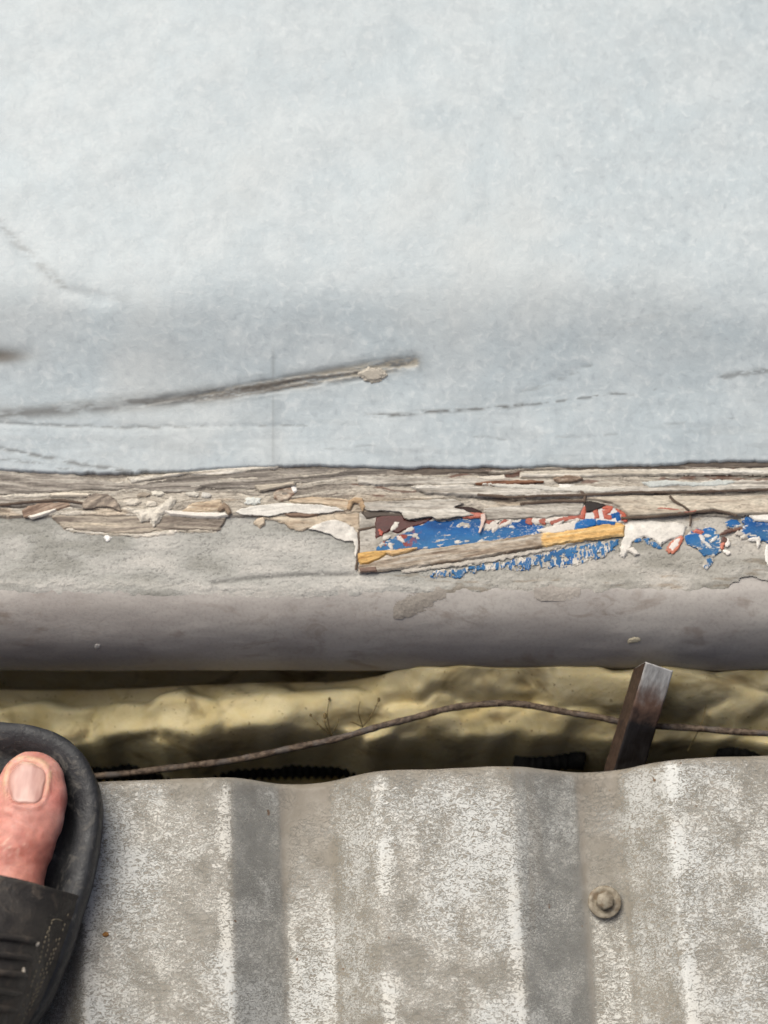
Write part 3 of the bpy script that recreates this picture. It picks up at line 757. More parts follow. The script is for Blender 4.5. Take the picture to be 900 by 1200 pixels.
# diagonal lath: weathered, bare yellow wood at both ends
LATH = [(421, 664), (440, 655), (470, 648), (500, 645), (545, 640), (600, 632), (640, 626), (660, 625), (722, 614), (731, 618), (730, 628), (700, 632), (664, 637), (640, 641), (600, 648), (545, 657), (500, 663), (460, 668), (421, 672)]
def lath_col(X, Y, sd):
    yy = Y + 0.16 * (X - 450)
    t = fbm(X / 40, yy / 4, 211, 4, 0.6)
    C = palette(t, [(0.22, (122, 104, 88)), (0.40, (160, 146, 129)), (0.58, (180, 169, 154)), (0.8, (200, 191, 178))])
    mud = sstep(0.5, 0.68, fbm(X / 26, Y / 9, 213, 3)) * sstep(520, 560, X)
    C = C * (1 - mud[..., None] * np.array([0.30, 0.36, 0.42]))
    yel = sstep(634, 642, X + (fbm(X / 6, Y / 5, 215, 2) - 0.5) * 14)
    yc = palette(fbm(X / 60, yy / 2.5, 216, 3), [(0.3, (206, 160, 96)), (0.6, (222, 182, 120)), (0.8, (232, 200, 146))])
    return C * (1 - yel[..., None]) + yc * yel[..., None]
layer('lath', LATH, WOODM, 0.0031, 0.0010, 1.1, 1.5, 7, 217, lath_col, lambda X, Y, sd: np.clip(-sd / 9, 0, 1) * 0.0004 + (fbm(X / 9, Y / 5, 219, 3) - 0.5) * 0.0012 + (fbm(X / 40, (Y + 0.16 * X) / 2.6, 218, 3) - 0.5) * 0.0007, step=0.7)
layer('splinter', [(421, 651), (440, 648.5), (456, 648), (450, 653), (444, 657), (432, 662), (424, 663), (421, 660)], WOODM, 0.0046, 0.0012, 1.1, 0.4, 6, 219, grain_col([(0.25, (160, 110, 44)), (0.5, (204, 156, 76)), (0.8, (222, 180, 104))], 30, 3, 220, 0.3), None, step=0.6)
layer('splinter', [(453, 650), (470, 647), (488, 645), (478, 649), (460, 653)], WOODM, 0.0058, 0.0008, 1.0, 0.4, 6, 221, grain_col([(0.25, (190, 146, 90)), (0.6, (214, 176, 120))], 30, 3, 222), None, step=0.6)
layer('paint_flake', [(470, 669), (500, 665), (545, 659), (600, 650), (640, 643), (664, 638), (662, 641), (620, 650), (560, 661), (500, 668), (475, 671)], PAINTM, 0.0019, 0.0004, 0.9, 2.4, 5, 223, flat((186, 179, 168), 0.2, 3, 9, 4), None, step=0.6)
layer('bark_chip', [(422, 668), (440, 667), (441, 671), (423, 672)], WOODM, 0.0044, 0.0006, 0.8, 0.5, 4, 224, flat((126, 104, 92), 0.2), None, step=0.6)
# worn blue strip below the lath
B3 = [(506, 676), (508, 671), (522, 669), (545, 667), (580, 661), (620, 654), (660, 645), (700, 637), (724, 634), (721, 645), (708, 652), (690, 657), (672, 666), (650, 664), (625, 668), (600, 667), (575, 668), (545, 671), (538, 677), (522, 675)]
layer('blue_paint', B3, BLUEM, 0.0012, 0.0004, 0.9, 3.4, 5, 225, blue_col(0.8, True, 226, 0.62), None, step=0.45, hole=lambda X, Y: (fbm(X / 6.0, Y / 5.0, 229, 4, 0.65) - 0.72 + 0.010 * (Y - (669 - (X - 506) * 0.172))) * 26)
# right-hand group: white flake, blue islands, red scraps
layer('paint_flake', [(729, 614), (742, 611), (760, 610), (775, 613), (790, 613), (803, 618), (800, 628), (788, 631), (780, 634), (774, 638), (767, 632), (755, 629), (747, 631), (740, 636), (735, 646), (731, 653), (727.5, 650), (729, 640), (731, 628)],
      GLOSS, 0.0016, 0.0006, 1.0, 1.9, 6, 231, flat((214, 209, 200), 0.3, 3, 10, 6), lambda X, Y, sd: np.clip(-sd / 8, 0, 1) * 0.0003 + (fbm(X / 6, Y / 6, 233, 3) - .5) * 0.0004, step=0.7)
for k, q in enumerate([[(733, 645), (742, 643), (748, 650), (744, 651), (738, 647)], [(770, 636), (776, 636), (774, 640)]]):
    layer('paint_flake', q, GLOSS, 0.0022, 0.0008, 0.9, 0.8, 4, 236 + k, flat((216, 210, 200)), None, step=0.6)
for k, q in enumerate([[(741, 631), (748, 629), (752, 634), (745, 636)], [(755, 633), (760, 632), (760, 638)], [(762, 636), (770, 638), (775, 643), (766, 641)]]):
    layer('blue_paint', q, BLUEM, 0.0014, 0.0003, 0.9, 1.4, 3, 240 + k, blue_col(0.4, True, 241, 0.60), None, step=0.6)
layer('red_paint', [(781, 645), (785, 637), (797, 629), (800, 632), (796, 641), (789, 649), (784, 648)], GLOSS, 0.0018, 0.0003, 0.8, 1.8, 3, 245, flat((186, 112, 88), 0.4, 3, 4, 3), None, step=0.5)
layer('paint_flake', [(784, 643), (790, 634), (796, 633), (794, 639), (788, 646)], GLOSS, 0.0021, 0.0002, 0.8, 1.6, 3, 246, flat((222, 212, 204)), None, step=0.5)
layer('blue_paint', [(803, 631), (809, 624), (818, 621), (824, 626), (826, 620), (836, 621), (842, 628), (845, 638), (843, 646), (836, 652), (826, 652), (816, 643), (806, 637)], BLUEM, 0.0018, 0.0004, 0.9, 2.2, 4, 247, blue_col(0.5, False, 248, 0.66), chip_h(False, 248, 0.66), step=0.55)
layer('blue_paint', [(826, 658), (832, 654), (836, 656), (832, 662), (828, 667), (825, 664)], BLUEM, 0.0014, 0.0003, 0.9, 1.8, 3, 250, blue_col(0.9, True, 251, 0.52), None, step=0.55)
layer('blue_paint', [(850, 614), (856, 611), (863, 611), (868, 617), (860, 620), (852, 618)], BLUEM, 0.0026, 0.0006, 0.9, 1.1, 4, 252, blue_col(0.6, False, 253, 0.6), None, step=0.55)
layer('blue_paint', [(868, 631), (868, 622), (873, 616), (869, 609), (878, 607), (886, 611), (900, 612), (960, 613), (960, 636), (905, 636), (893, 634), (880, 630)], BLUEM, 0.0020, 0.0004, 0.9, 2.4, 5, 254, blue_col(0.6, False, 255, 0.66), chip_h(False, 255, 0.66), step=0.55)
layer('paint_flake', [(878, 606), (900, 605), (940, 606), (940, 612), (900, 612), (884, 611)], GLOSS, 0.0036, 0.0007, 0.9, 0.6, 6, 257, flat((224, 220, 212)), None, step=0.6)
for k, (cx, cy, l, ww, a0, c) in enumerate([(852, 624, 9, 1.6, -0.3, (92, 62, 50)), (862, 622, 7, 1.4, -0.2, (110, 76, 62)), (848, 634, 4, 3, 0.4, (84, 48, 36)), (852, 637, 1.8, 5, 0.1, (222, 214, 206)), (846, 641, 1.6, 5, 0.3, (190, 112, 90)), (858, 616, 5, 3, 0, (200, 194, 184)), 
                                             (866, 626, 4, 2.4, 0.2, (188, 180, 170)), (851, 648, 4, 1.4, 0.4, (224, 218, 210)), (888, 637, 1.4, 5, 0, (216, 210, 202)), (899, 652, 2, 9, 0, (220, 216, 210)), (822, 631, 1.5, 5, -0.6, (204, 200, 196)), (829, 640, 5, 1.1, 0.7, (200, 198, 194)), (836, 633, 4, 1.1, -0.8, (204, 202, 198)), (818, 624, 5, 1.5, 0.2, (180, 100, 84)), (883, 633, 7, 1.2, 0, (210, 206, 200))]):
    a = (np.arange(8) + rng.random(8) * 0.8) / 8 * 2 * math.pi; rr = 0.7 + 0.6 * rng.random(8); ex = l * rr * np.cos(a); eyv = ww * rr * np.sin(a)
    layer('paint_chip', np.column_stack([cx + ex * math.cos(a0) - eyv * math.sin(a0), cy + ex * math.sin(a0) + eyv * math.cos(a0)]), GLOSS, 0.0026, 0.0003, 0.8, 1.3, 3, 260 + k, flat(c, 0.15), None, step=0.5)
layer('red_paint', [(759, 599), (775, 597.5), (795, 599), (815, 600.5), (813, 603), (795, 603.5), (770, 603), (760, 602)], GLOSS, 0.0050, 0.0004, 0.8, 1.0, 5, 280, flat((158, 88, 70), 0.3, 3, 6, 4), None, step=0.6)
# narrow open splits in the slabs (dark fissure strips)
for k, (pts, wd, off) in enumerate([([(728, 609.5), (760, 608.5), (785, 606), (815, 602.5), (835, 600.5), (850, 602.5), (862, 607)], 0.9, 0.0052), ([(784, 585), (789, 590), (800, 596), (806, 601)], 0.8, 0.0060), ([(808, 604), (809, 612), (808, 618)], 0.5, 0.0036),
                                     ([(680, 578), (685, 584), (684, 590)], 0.8, 0.0060), ([(560, 583), (600, 586), (640, 584), (690, 583), (740, 580), (800, 580), (900, 577)], 0.8, 0.0064), ([(610, 593), (650, 590), (684, 590)], 0.8, 0.0056),
                                     ([(421, 622), (432, 620), (442, 618)], 0.7, 0.0026), ([(420, 622), (421, 640), (419, 655), (417, 668)], 0.8, 0.0024), ([(0, 594), (40, 590), (70, 588), (100, 592)], 0.8, 0.0046)]):
    pts = np.array(pts, float)
    t = np.gradient(pts, axis=0); nrm = np.column_stack([-t[:, 1], t[:, 0]]) / (np.linalg.norm(t, axis=1)[:, None])
    layer('split', np.vstack([pts + nrm * wd * 0.6, (pts - nrm * wd * 0.6)[::-1]]), PAINTM, off, 0.0003, 0.8, 0.7, 6, 285 + k, flat((86, 72, 61), 0.3), None, step=0.5)
# small loose bits on the nose
for k, (cx, cy, rx, ry, c) in enumerate([(114, 757, 3.2, 2.4, (206, 202, 194)), (743, 750, 6, 2.6, (196, 186, 160))]):
    a = np.linspace(0, 2 * math.pi, 12, endpoint=False)
    layer('paint_chip', np.column_stack([cx + rx * np.cos(a), cy + ry * np.sin(a) - 0.25 * rx * np.cos(a)]), PAINTM, 0.0004, 0.0004, 1.0, 2.0, 4, 290 + k, flat(c), None, step=0.6)
# smeared filler tongues running onto the nose
for k, q in enumerate([[(465, 718), (480, 708), (500, 696), (515, 688), (518, 692), (500, 704), (480, 716), (468, 721)], [(630, 690), (660, 686), (676, 692), (660, 698), (636, 700)],
                       [(250, 688), (290, 684), (345, 686), (400, 686), (404, 690), (360, 693), (300, 697), (262, 695)]]):
    layer('filler_smear', q, PAINTM, 0.0000, 0.0003, 5.0, 6.0, 7, 295 + k, flat([(146, 139, 130), (156, 149, 141), (180, 176, 169)][k], 0.2), None, step=0.8)

# ================================================================ marks on the pale sheet
def gouge_col(X, Y, sd):
    return flat((180, 173, 160), 0.2, 3, 5, 4)(X, Y, sd)
layer('torn_flake', [(422, 438), (432, 433), (446, 434), (450, 439), (440, 446), (430, 444)], PAINTM, 0.0004, 0.0004, 2.0, 2.6, 4, 408, gouge_col, None, prof=PANEL, parent=panel_root, step=0.6)

# ================================================================ EXPANDING FOAM in the gap
def foam_mat():
    n = NB('yellowed_foam', 0.85, 0.12)
    f1 = n.noise(60, 4, 0.55, 0.5); f2 = n.noise(400, 4, 0.6); f3 = n.noise(30, 3, 0.6, 1.0)
    c = n.mix(n.ramp(f1, 0.3, 0.7), lin(204, 187, 138), lin(220, 207, 166))
    c = n.mix(n.ramp(f3, 0.52, 0.70, 0, 0.6), c, lin(112, 88, 52))
    c = n.mix(n.ramp(f2, 0.62, 0.72, 0, 0.6), c, lin(110, 86, 50))
    n.color(c); n.bump(f2, 0.0004, 0.7)
    n.b.inputs['Subsurface Weight'].default_value = 0.5
    n.b.inputs['Subsurface Radius'].default_value = (0.004, 0.003, 0.0015)
    return n.m
xs = axis_samples(-1.3, 1.3, -0.2, 0.2, 0.0010, 0.02)
ys = np.concatenate([np.linspace(-0.098, -0.03, 86), np.linspace(-0.025, 0.05, 6)])
X, Yg = np.meshgrid(xs, ys)
Zg = -0.068 + 0.016 * fbm(X / 0.05, Yg / 0.02, 501, 2, 0.3) + sstep(-0.085, -0.055, Yg) * 0.012
Z0 = Zg.copy()
lobes = [(150, 838, 36, 20, 8), (215, 838, 38, 26, 12), (300, 836, 70, 28, 11), (390, 830, 50, 26, 8), (520, 806, 70, 20, 12), (600, 800, 80, 16, 12), (640, 846, 80, 18, 9), (560, 850, 40, 20, 8), (700, 812, 70, 22, 10), (800, 812, 42, 28, 12), (850, 835, 34, 22, 8), (890, 806, 40, 16, 9), (60, 835, 40, 18, 6), (-80, 830, 80, 24, 8), (1000, 830, 80, 24, 8), (480, 845, 46, 18, 7), (730, 862, 60, 12, 6)]
PXf, PYf = proj(np.stack([X, Yg, np.full_like(X, -0.055)], -1))
wx = (fbm(PXf / 40, PYf / 25, 511, 2, 0.35) - 0.5) * 60; wy = (fbm(PXf / 40, PYf / 25, 512, 2, 0.35) - 0.5) * 26
LH = np.zeros_like(Zg)
for cx, cy, rx, ry, hh in lobes:
    rx *= 1.25; ry *= 1.2; hh *= 0.7
    q = 1 - ((PXf + wx - cx) / rx) ** 2 - ((PYf + wy - cy) / ry) ** 2
    LH = LH + (hh * sstep(-0.35, 1.0, q)) ** 3
Zg = Z0 + 0.0013 * LH ** (1 / 3)
frontcut = -0.0885 + 0.004 * (fbm(X / 0.03, X * 0 + 1.0, 513, 3) - 0.5) * 2
Zg = Zg - sstep(0, 1, (frontcut - Yg + 0.006) / 0.012) * 0.05
rise = sstep(400, 540, PXf) * 0.75 + 0.25 * fbm(PXf / 130, PXf * 0 + 2, 515, 2)
Zg = Zg + 0.011 * rise * sstep(-0.084, -0.062, Yg)
nl = np.clip((-0.033 - Yg) / 0.026, 0, 1)
Zg = np.minimum(Zg, np.where(Yg > -0.0595, -0.0445 - 0.0235 * np.sqrt(1 - nl ** 2), 1.0))
Zg = Zg - 0.012 * sstep(330, 90, PXf) * sstep(-0.095, -0.07, Yg) - 0.010 * sstep(-0.072, -0.060, Yg) * sstep(460, 380, PXf)
foam = link('expanding_foam', np_mesh('expanding_foam', np.stack([X, Yg, Zg], -1), grid_faces(*X.shape)), foam_mat())
tag(foam, 'lumpy yellow expanding foam filling the gap under the ledge', 'foam')

# wall below the ledge so the gap is closed behind the foam
bm = bmesh.new()
bmesh.ops.create_cube(bm, size=1)
for v in bm.verts:
    v.co = Vector((v.co.x * 2.6, 0.05 + (v.co.y + 0.5) * 0.8, -0.10 + v.co.z * 0.078))
me = bpy.data.meshes.new('wall_below'); bm.to_mesh(me); bm.free()
tag(link('wall', me, grime_mat('old_render', lin(96, 88, 78), 0.85, 0.3, 400, 40), None, False), None, None, kind='structure')

# ---- black ribbed conduit lying at the bottom of the gap
def conduit(name, px0, px1, py0, py1, z, r, label):
    root = empty(name, at(px0, py0, z), label, 'conduit')
    n = int(abs(px1 - px0) / 1.6)
    pts = []; rad = []
    for i in range(n):
        t = i / (n - 1)
        pts.append(at(px0 + (px1 - px0) * t, py0 + (py1 - py0) * t + 2 * math.sin(t * 5), z))
        rad.append(r * (1 + 0.09 * math.sin(i * 1.6 / 9.0 * 2 * math.pi)))
    V, F = tube(pts, rad, 18)
    nv = NB('black_plastic_' + name, 0.8, 0.2); nv.color(nv.mix(nv.ramp(nv.noise(120, 4), 0.45, 0.65), (0.004, 0.004, 0.004), (0.014, 0.013, 0.011)))
    link('hose', np_mesh('hose', V, F[:, ::-1]), nv.m, root)
    for k in (0, n - 1):
        p = np.array(pts[k]); d = np.array(pts[1]) - np.array(pts[0]); d /= np.linalg.norm(d)
        V2, F2 = tube([p - d * 0.004, p - d * 0.0035, p + d * 0.0035, p + d * 0.004], [r * 0.4, r * 1.12, r * 1.12, r * 0.4], 18)
        link('collar', np_mesh('collar', V2, F2[:, ::-1]), nv.m, root)
conduit('ribbed_conduit', -120, 540, 893, 890, -0.100, 0.0085, 'black ribbed conduit lying in the gap left of the steel bar')
conduit('conduit_stub', 612, 676, 889, 886, -0.082, 0.006, 'short black stub deep in the gap just left of the steel bar')
conduit('conduit_plug', 850, 890, 877, 876, -0.076, 0.005, 'small black plug in the gap near the right edge of the frame')

# ---- brown twisted cable
cab = NB('rusty_cable', 0.7, 0.3)
cf = cab.noise(500, 4, 0.6, 0.4); cg = cab.noise(90, 3)
cc = cab.mix(cab.ramp(cf, 0.35, 0.65), lin(62, 50, 41), lin(112, 97, 83)); cc = cab.mix(cab.ramp(cg, 0.5, 0.65, 0, 0.6), cc, lin(96, 92, 90))
cab.color(cc); cab.bump(cf, 0.0006)
cp = [(-260, 900, -0.055), (-60, 912, -0.052), (60, 912, -0.050), (130, 908, -0.058), (220, 898, -0.058), (300, 886, -0.054), (370, 871, -0.047), (430, 856, -0.044), (480, 842, -0.041), (530, 830, -0.039), (585, 824, -0.038), (640, 830, -0.039), (690, 839, -0.041), (740, 848, -0.043), (800, 853, -0.043), (900, 859, -0.043), (1100, 866, -0.045), (1400, 870, -0.05)]
path = smooth_path([at(*c) for c in cp], 420)
for i in range(len(path)): path[i] += np.array([0, 0.0002 * math.sin(i * 0.15), 0.0002 * math.sin(i * 0.11)])
V, F = tube(path, [0.00145 * (1 + 0.04 * math.sin(i * 0.9) + 0.06 * math.sin(i * 0.37)) for i in range(len(path))], 12)
tag(link('cable', np_mesh('cable', V, F[:, ::-1]), cab.m), 'thin rusty brown cable curving across the gap over the foam', 'cable')

# ---- dry weed sprigs behind the cable
weed_m = grime_mat('dry_stem', lin(112, 96, 62), 0.8, 0.3, 900, 100, 0)
def sprig(name, base, stems, label):
    root = empty(name, at(*base), label, 'twig')
    for (tx, ty, hd) in stems:
        a = at(*base); b = at(tx, ty, base[2] + 0.007)
        mid = (a + b) / 2 + np.array([0.0012 * (1 if tx > base[0] else -1), 0, 0.003])
        pth = smooth_path([a, mid, b], 10)
        V, F = tube(pth, [0.00028 - 0.00014 * i / 9 for i in range(10)], 6)
        st = link('stem', np_mesh('stem', V, F[:, ::-1]), weed_m, root)
        if hd:
            bmh = bmesh.new(); bmesh.ops.create_icosphere(bmh, subdivisions=2, radius=hd)
            for v in bmh.verts: v.co = Vector((v.co.x * 0.8, v.co.y * 1.15, v.co.z * 0.8)) * (1 + 0.3 * (random.random() - 0.5)) + Vector(b)
            meh = bpy.data.meshes.new('seed_head'); bmh.to_mesh(meh); bmh.free()
            link('seed_head', meh, weed_m, st)
sprig('dry_sprig', (388, 862, -0.049), [(364, 838, 0.0007), (381, 839, 0.0011), (386, 819, 0.0007), (397, 840, 0), (372, 848, 0.0006)], 'small dry weed sprig with dark seed heads, the left one at the cable')
sprig('dry_sprig', (425, 852, -0.047), [(444, 820, 0.0009), (422, 822, 0), (436, 836, 0), (410, 846, 0)], 'thin dry weed sprig just right of its twin at the cable')
sprig('dry_stalk', (806, 880, -0.056), [(828, 824, 0)], 'single bent dry stalk on the foam right of the steel bar')

# ---- square steel bar leaning out of the gap
barm = NB('worn_steel', 0.42, 0.5, 0.0)
zt = barm.n.new('ShaderNodeSeparateXYZ'); barm.L(barm.tc.outputs['Object'], zt.inputs[0])
bn1 = barm.noise(120, 4, 0.6, 0.5); bn2 = barm.noise(420, 3, 0.6, 0, (1, 1, 0.3))
zz_ = barm.math('ADD', zt.outputs[2], barm.math('MULTIPLY', barm.math('SUBTRACT', bn1, 0.5), 0.020))
c = barm.mix(barm.ramp(zz_, 0.024, 0.036), lin(26, 22, 20), lin(98, 75, 62))
c = barm.mix(barm.ramp(zz_, 0.033, 0.047), c, barm.mix(barm.ramp(bn2, 0.35, 0.65), lin(138, 137, 135), lin(180, 179, 177)))
barm.color(c); barm.bump(bn2, 0.0003); barm.rough(barm.ramp(bn1, 0.3, 0.7, 0.32, 0.6))
side = grime_mat('dark_side_steel', lin(72, 56, 46), 0.6, 0.35, 500, 80, 0.0003, lin(40, 34, 32), 0.7)  # darker brown steel for the side faces
b0 = Vector(at(730, 905, -0.046)); b1 = Vector(at(766, 784, -0.020))
ax = (b1 - b0).normalized(); Lb = (b1 - b0).length
view = (b1 - Vector(CAM)).normalized()
n1 = (-view - ax * (-view).dot(ax)).normalized()
n1 = (Matrix.Rotation(math.radians(20), 4, ax) @ n1)
n2 = ax.cross(n1).normalized()
bar_root = empty('steel_bar', b0 - ax * 0.05, 'worn square steel bar leaning up out of the gap on the right', 'bar')
hw = 0.0066
bm = bmesh.new()
def ring(s, w, sk=0.0):
    r = w * 0.16
    out = []
    for sx, sy in ((1, 1), (-1, 1), (-1, -1), (1, -1)):
        for k in range(4):
            th = math.atan2(sy, sx) - math.pi / 4 + k * math.pi / 6
            out.append(bm.verts.new((sx * (w - r) + r * math.cos(th), sy * (w - r) + r * math.sin(th), s + sk * sx * w + (0.55 * sy * w if sk else 0))))
    return out
rings = [ring(-0.05 + (Lb + 0.05) * i / 30, hw * (1 + 0.012 * math.sin(i * 2.1))) for i in range(30)]
rings.append(ring(Lb - 0.0006, hw, -0.10)); rings.append(ring(Lb, hw * 0.94, -0.10))
for a, b in zip(rings[:-1], rings[1:]):
    for k in range(16): bm.faces.new((a[k], a[(k + 1) % 16], b[(k + 1) % 16], b[k]))
bm.faces.new(rings[-1]); bm.faces.new(rings[0][::-1])
bmesh.ops.recalc_face_normals(bm, faces=bm.faces)
me = bpy.data.meshes.new('shaft'); bm.to_mesh(me); bm.free()
shaft = bpy.data.objects.new('shaft', me); scene.collection.objects.link(shaft)
me.materials.append(barm.m); me.materials.append(side)
M = Matrix((( n2.x, n1.x, ax.x, b0.x), (n2.y, n1.y, ax.y, b0.y), (n2.z, n1.z, ax.z, b0.z), (0, 0, 0, 1)))
shaft.parent = bar_root
shaft.matrix_parent_inverse = bar_root.matrix_world.inverted()
shaft.matrix_world = M
for p in me.polygons:
    p.use_smooth = False
    if abs(p.normal.x) > 0.8: p.material_index = 1

# ================================================================ RIBBED METAL ROOF SHEET
SHEET_ROT = math.radians(2.35)
SZ = -0.013                      # top of the ribs
RIB = 0.0185
anchor = at(520, 899, SZ)
SC = 2823.0
def rib_u(xl):
    u = np.mod(xl - 270, 340)
    # the second valley in view is pressed in a little narrower, with a broader left flank
    w = np.interp(xl, [440, 600, 680, 725, 780, 940, 950], [170, 340, 396, 454, 508, 670, 680])
    return np.where((xl > 440) & (xl < 940), np.mod(w, 340), u)
def rib_profile(xl):
    """height over the raised flats; xl in picture columns along the edge"""
    return np.interp(rib_u(xl), [0, 56, 114, 168, 340], [0, -RIB, -RIB, 0, 0])
fx = np.arange(-1.25 * SC + 450, 1.25 * SC + 450, 1.5)
pf = rib_profile(fx)
ker = np.hanning(17); ker /= ker.sum()
soft = np.convolve(pf, ker, 'same')
ker2 = np.hanning(61); ker2 /= ker2.sum()
softer = np.convolve(pf, ker2, 'same')
xs = axis_samples(-1.2, 1.2, -0.19, 0.19, 0.0008, 0.004)
ys = np.concatenate([[0.0], -np.arange(0.0004, 0.004, 0.0005), -np.arange(0.004, 0.02, 0.001), -np.arange(0.02, 0.16, 0.002), -np.arange(0.16, 1.2, 0.03)])
X, Yg = np.meshgrid(xs, ys)
PXs = X * SC + 520
base = np.interp(PXs, fx, soft); base2 = np.interp(PXs, fx, softer)
wE = np.exp(Yg / 0.022)
Zg = base * (1 - wE) + base2 * wE * 0.92
Zg = Zg + (fbm(X / 0.08, Yg / 0.12, 601, 3) - 0.5) * 0.0016 + (fbm(X / 0.02, Yg / 0.03, 602, 3) - 0.5) * 0.0004
Zg = Zg - 0.0022 * np.clip((Yg + 0.0036) / 0.0036, 0, 1) ** 2        # edge bent down a little
Yr = Yg + np.exp(Yg / 0.004) * (fbm(X / 0.03, X * 0 + 4.4, 603, 3) - 0.5) * 0.0012
u = rib_u(PXs)
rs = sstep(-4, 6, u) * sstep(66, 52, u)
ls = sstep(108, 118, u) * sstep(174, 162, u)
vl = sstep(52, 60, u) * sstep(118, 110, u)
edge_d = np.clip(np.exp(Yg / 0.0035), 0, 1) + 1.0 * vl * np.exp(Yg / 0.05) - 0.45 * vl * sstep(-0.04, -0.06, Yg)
edge_d = edge_d + 0.9 * np.exp(-((u - 57) / 4.5) ** 2) * (0.4 + 0.6 * fbm(X / 0.01, Yg / 0.04, 611, 3)) + 0.5 * np.exp(-((u - 118) / 4) ** 2) * fbm(X / 0.01, Yg / 0.03, 612, 3)  # valley corners darkened in the colour, imitating contact shade
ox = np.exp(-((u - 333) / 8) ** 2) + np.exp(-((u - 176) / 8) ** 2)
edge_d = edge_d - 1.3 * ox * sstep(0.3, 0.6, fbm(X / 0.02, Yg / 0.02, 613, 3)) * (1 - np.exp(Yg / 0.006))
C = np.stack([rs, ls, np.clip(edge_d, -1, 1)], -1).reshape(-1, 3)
def sheet_mat():
    n = NB('weathered_zinc', 0.5, 0.45, 0.0)
    m = n.sep(n.attr())
    worm = n.noise(520, 4, 0.7, 1.0, (0.75, 1.3, 1)); worm2 = n.noise(1050, 2, 0.55, 1.4, (0.8, 1.2, 1))
    big = n.noise(17, 4, 0.6, 0.5); mid = n.noise(75, 4, 0.6, 0.6); strk = n.noise(40, 4, 0.6, 0.3, (1.0, 0.12, 1))
    dens = n.math('ADD', n.math('MULTIPLY', n.math('SUBTRACT', big, 0.52), 1.2), n.math('MULTIPLY', n.math('SUBTRACT', mid, 0.5), 0.75))
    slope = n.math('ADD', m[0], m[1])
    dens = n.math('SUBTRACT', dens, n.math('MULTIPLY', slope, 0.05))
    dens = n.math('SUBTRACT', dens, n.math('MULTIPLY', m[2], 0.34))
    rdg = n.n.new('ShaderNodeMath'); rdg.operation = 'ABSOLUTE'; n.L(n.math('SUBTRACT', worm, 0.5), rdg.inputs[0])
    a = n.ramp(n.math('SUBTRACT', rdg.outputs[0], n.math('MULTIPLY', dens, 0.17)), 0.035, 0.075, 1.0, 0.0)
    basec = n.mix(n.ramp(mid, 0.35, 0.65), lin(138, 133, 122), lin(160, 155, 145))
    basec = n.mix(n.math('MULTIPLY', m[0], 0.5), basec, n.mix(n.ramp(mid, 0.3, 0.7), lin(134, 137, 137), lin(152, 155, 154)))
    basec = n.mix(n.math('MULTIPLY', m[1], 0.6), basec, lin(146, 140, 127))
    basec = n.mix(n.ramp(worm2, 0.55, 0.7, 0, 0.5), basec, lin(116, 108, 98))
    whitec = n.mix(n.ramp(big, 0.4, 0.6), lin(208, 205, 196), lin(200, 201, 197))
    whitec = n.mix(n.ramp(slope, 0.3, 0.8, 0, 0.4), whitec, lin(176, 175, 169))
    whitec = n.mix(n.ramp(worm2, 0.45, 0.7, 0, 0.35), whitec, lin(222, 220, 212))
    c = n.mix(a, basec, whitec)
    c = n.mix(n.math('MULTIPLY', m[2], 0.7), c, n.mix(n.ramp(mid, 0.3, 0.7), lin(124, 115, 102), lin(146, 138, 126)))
    c = n.mix(n.ramp(strk, 0.58, 0.72, 0, 0.35), c, lin(146, 134, 116))
    spk = n.noise(210, 2, 0.5)
    c = n.mix(n.ramp(spk, 0.74, 0.78, 0, 0.8), c, lin(116, 84, 52))
    n.color(c)
    n.rough(n.ramp(worm, 0.35, 0.65, 0.42, 0.62))
    n.bump(n.math('ADD', a, n.math('MULTIPLY', worm2, 0.5)), 0.00016, 0.9)
    return n.m
roof = empty('metal_roof_sheet', anchor, 'weathered trapezoidal ribbed zinc roofing sheet in the foreground', 'roof sheet')
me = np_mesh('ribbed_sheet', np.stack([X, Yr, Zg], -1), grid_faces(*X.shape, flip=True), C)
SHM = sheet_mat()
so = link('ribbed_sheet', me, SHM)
so.parent = roof
roof.rotation_euler = (0, 0, SHEET_ROT)
md = so.modifiers.new('thickness', 'SOLIDIFY'); md.thickness = 0.0006; md.offset = -1
bpy.context.view_layer.update()

def sheet_point(px, py, z):
    return Vector(at(px, py, z))

# ---- roofing screw in the valley
sp = sheet_point(708, 1058, SZ - RIB + 0.0004)
screw = empty('roofing_screw', sp, 'rusty hex head roofing screw with washer in the sheet valley', 'screw')
smat = NB('dull_screw_steel', 0.55, 0.4, 0.1)
s1 = smat.noise(500, 4, 0.6); s2 = smat.noise(160, 3)
sc_ = smat.mix(smat.ramp(s1, 0.35, 0.65), lin(120, 110, 94), lin(154, 145, 128)); sc_ = smat.mix(smat.ramp(s2, 0.5, 0.65, 0, 0.6), sc_, lin(110, 88, 62))
smat.color(sc_); smat.bump(s1, 0.00004)
def lathe(profile, seg, center, mat, name, parent, rot=0.0, hexa=False, shade=True):
    V = []; F = []
    for r, z in profile:
        for k in range(seg):
            th = 2 * math.pi * k / seg + rot
            V.append((center[0] + r * math.cos(th), center[1] + r * math.sin(th), center[2] + z))
    n = len(profile)
    for i in range(n - 1):
        for k in range(seg):
            F.append([i * seg + k, i * seg + (k + 1) % seg, (i + 1) * seg + (k + 1) % seg, (i + 1) * seg + k])
    return link(name, np_mesh(name, V, F), mat, parent, shade)
rubber = NB('rubber_seal', 0.8, 0.2); rubber.color(rubber.mix(rubber.ramp(rubber.noise(300, 3), 0.4, 0.6), (0.02, 0.018, 0.016), (0.05, 0.045, 0.04)))
lathe([(0.0060, 0.0), (0.0067, 0.0003), (0.0068, 0.0011), (0.0064, 0.0014), (0.0, 0.0014)], 32, sp, rubber.m, 'rubber_seal', screw)
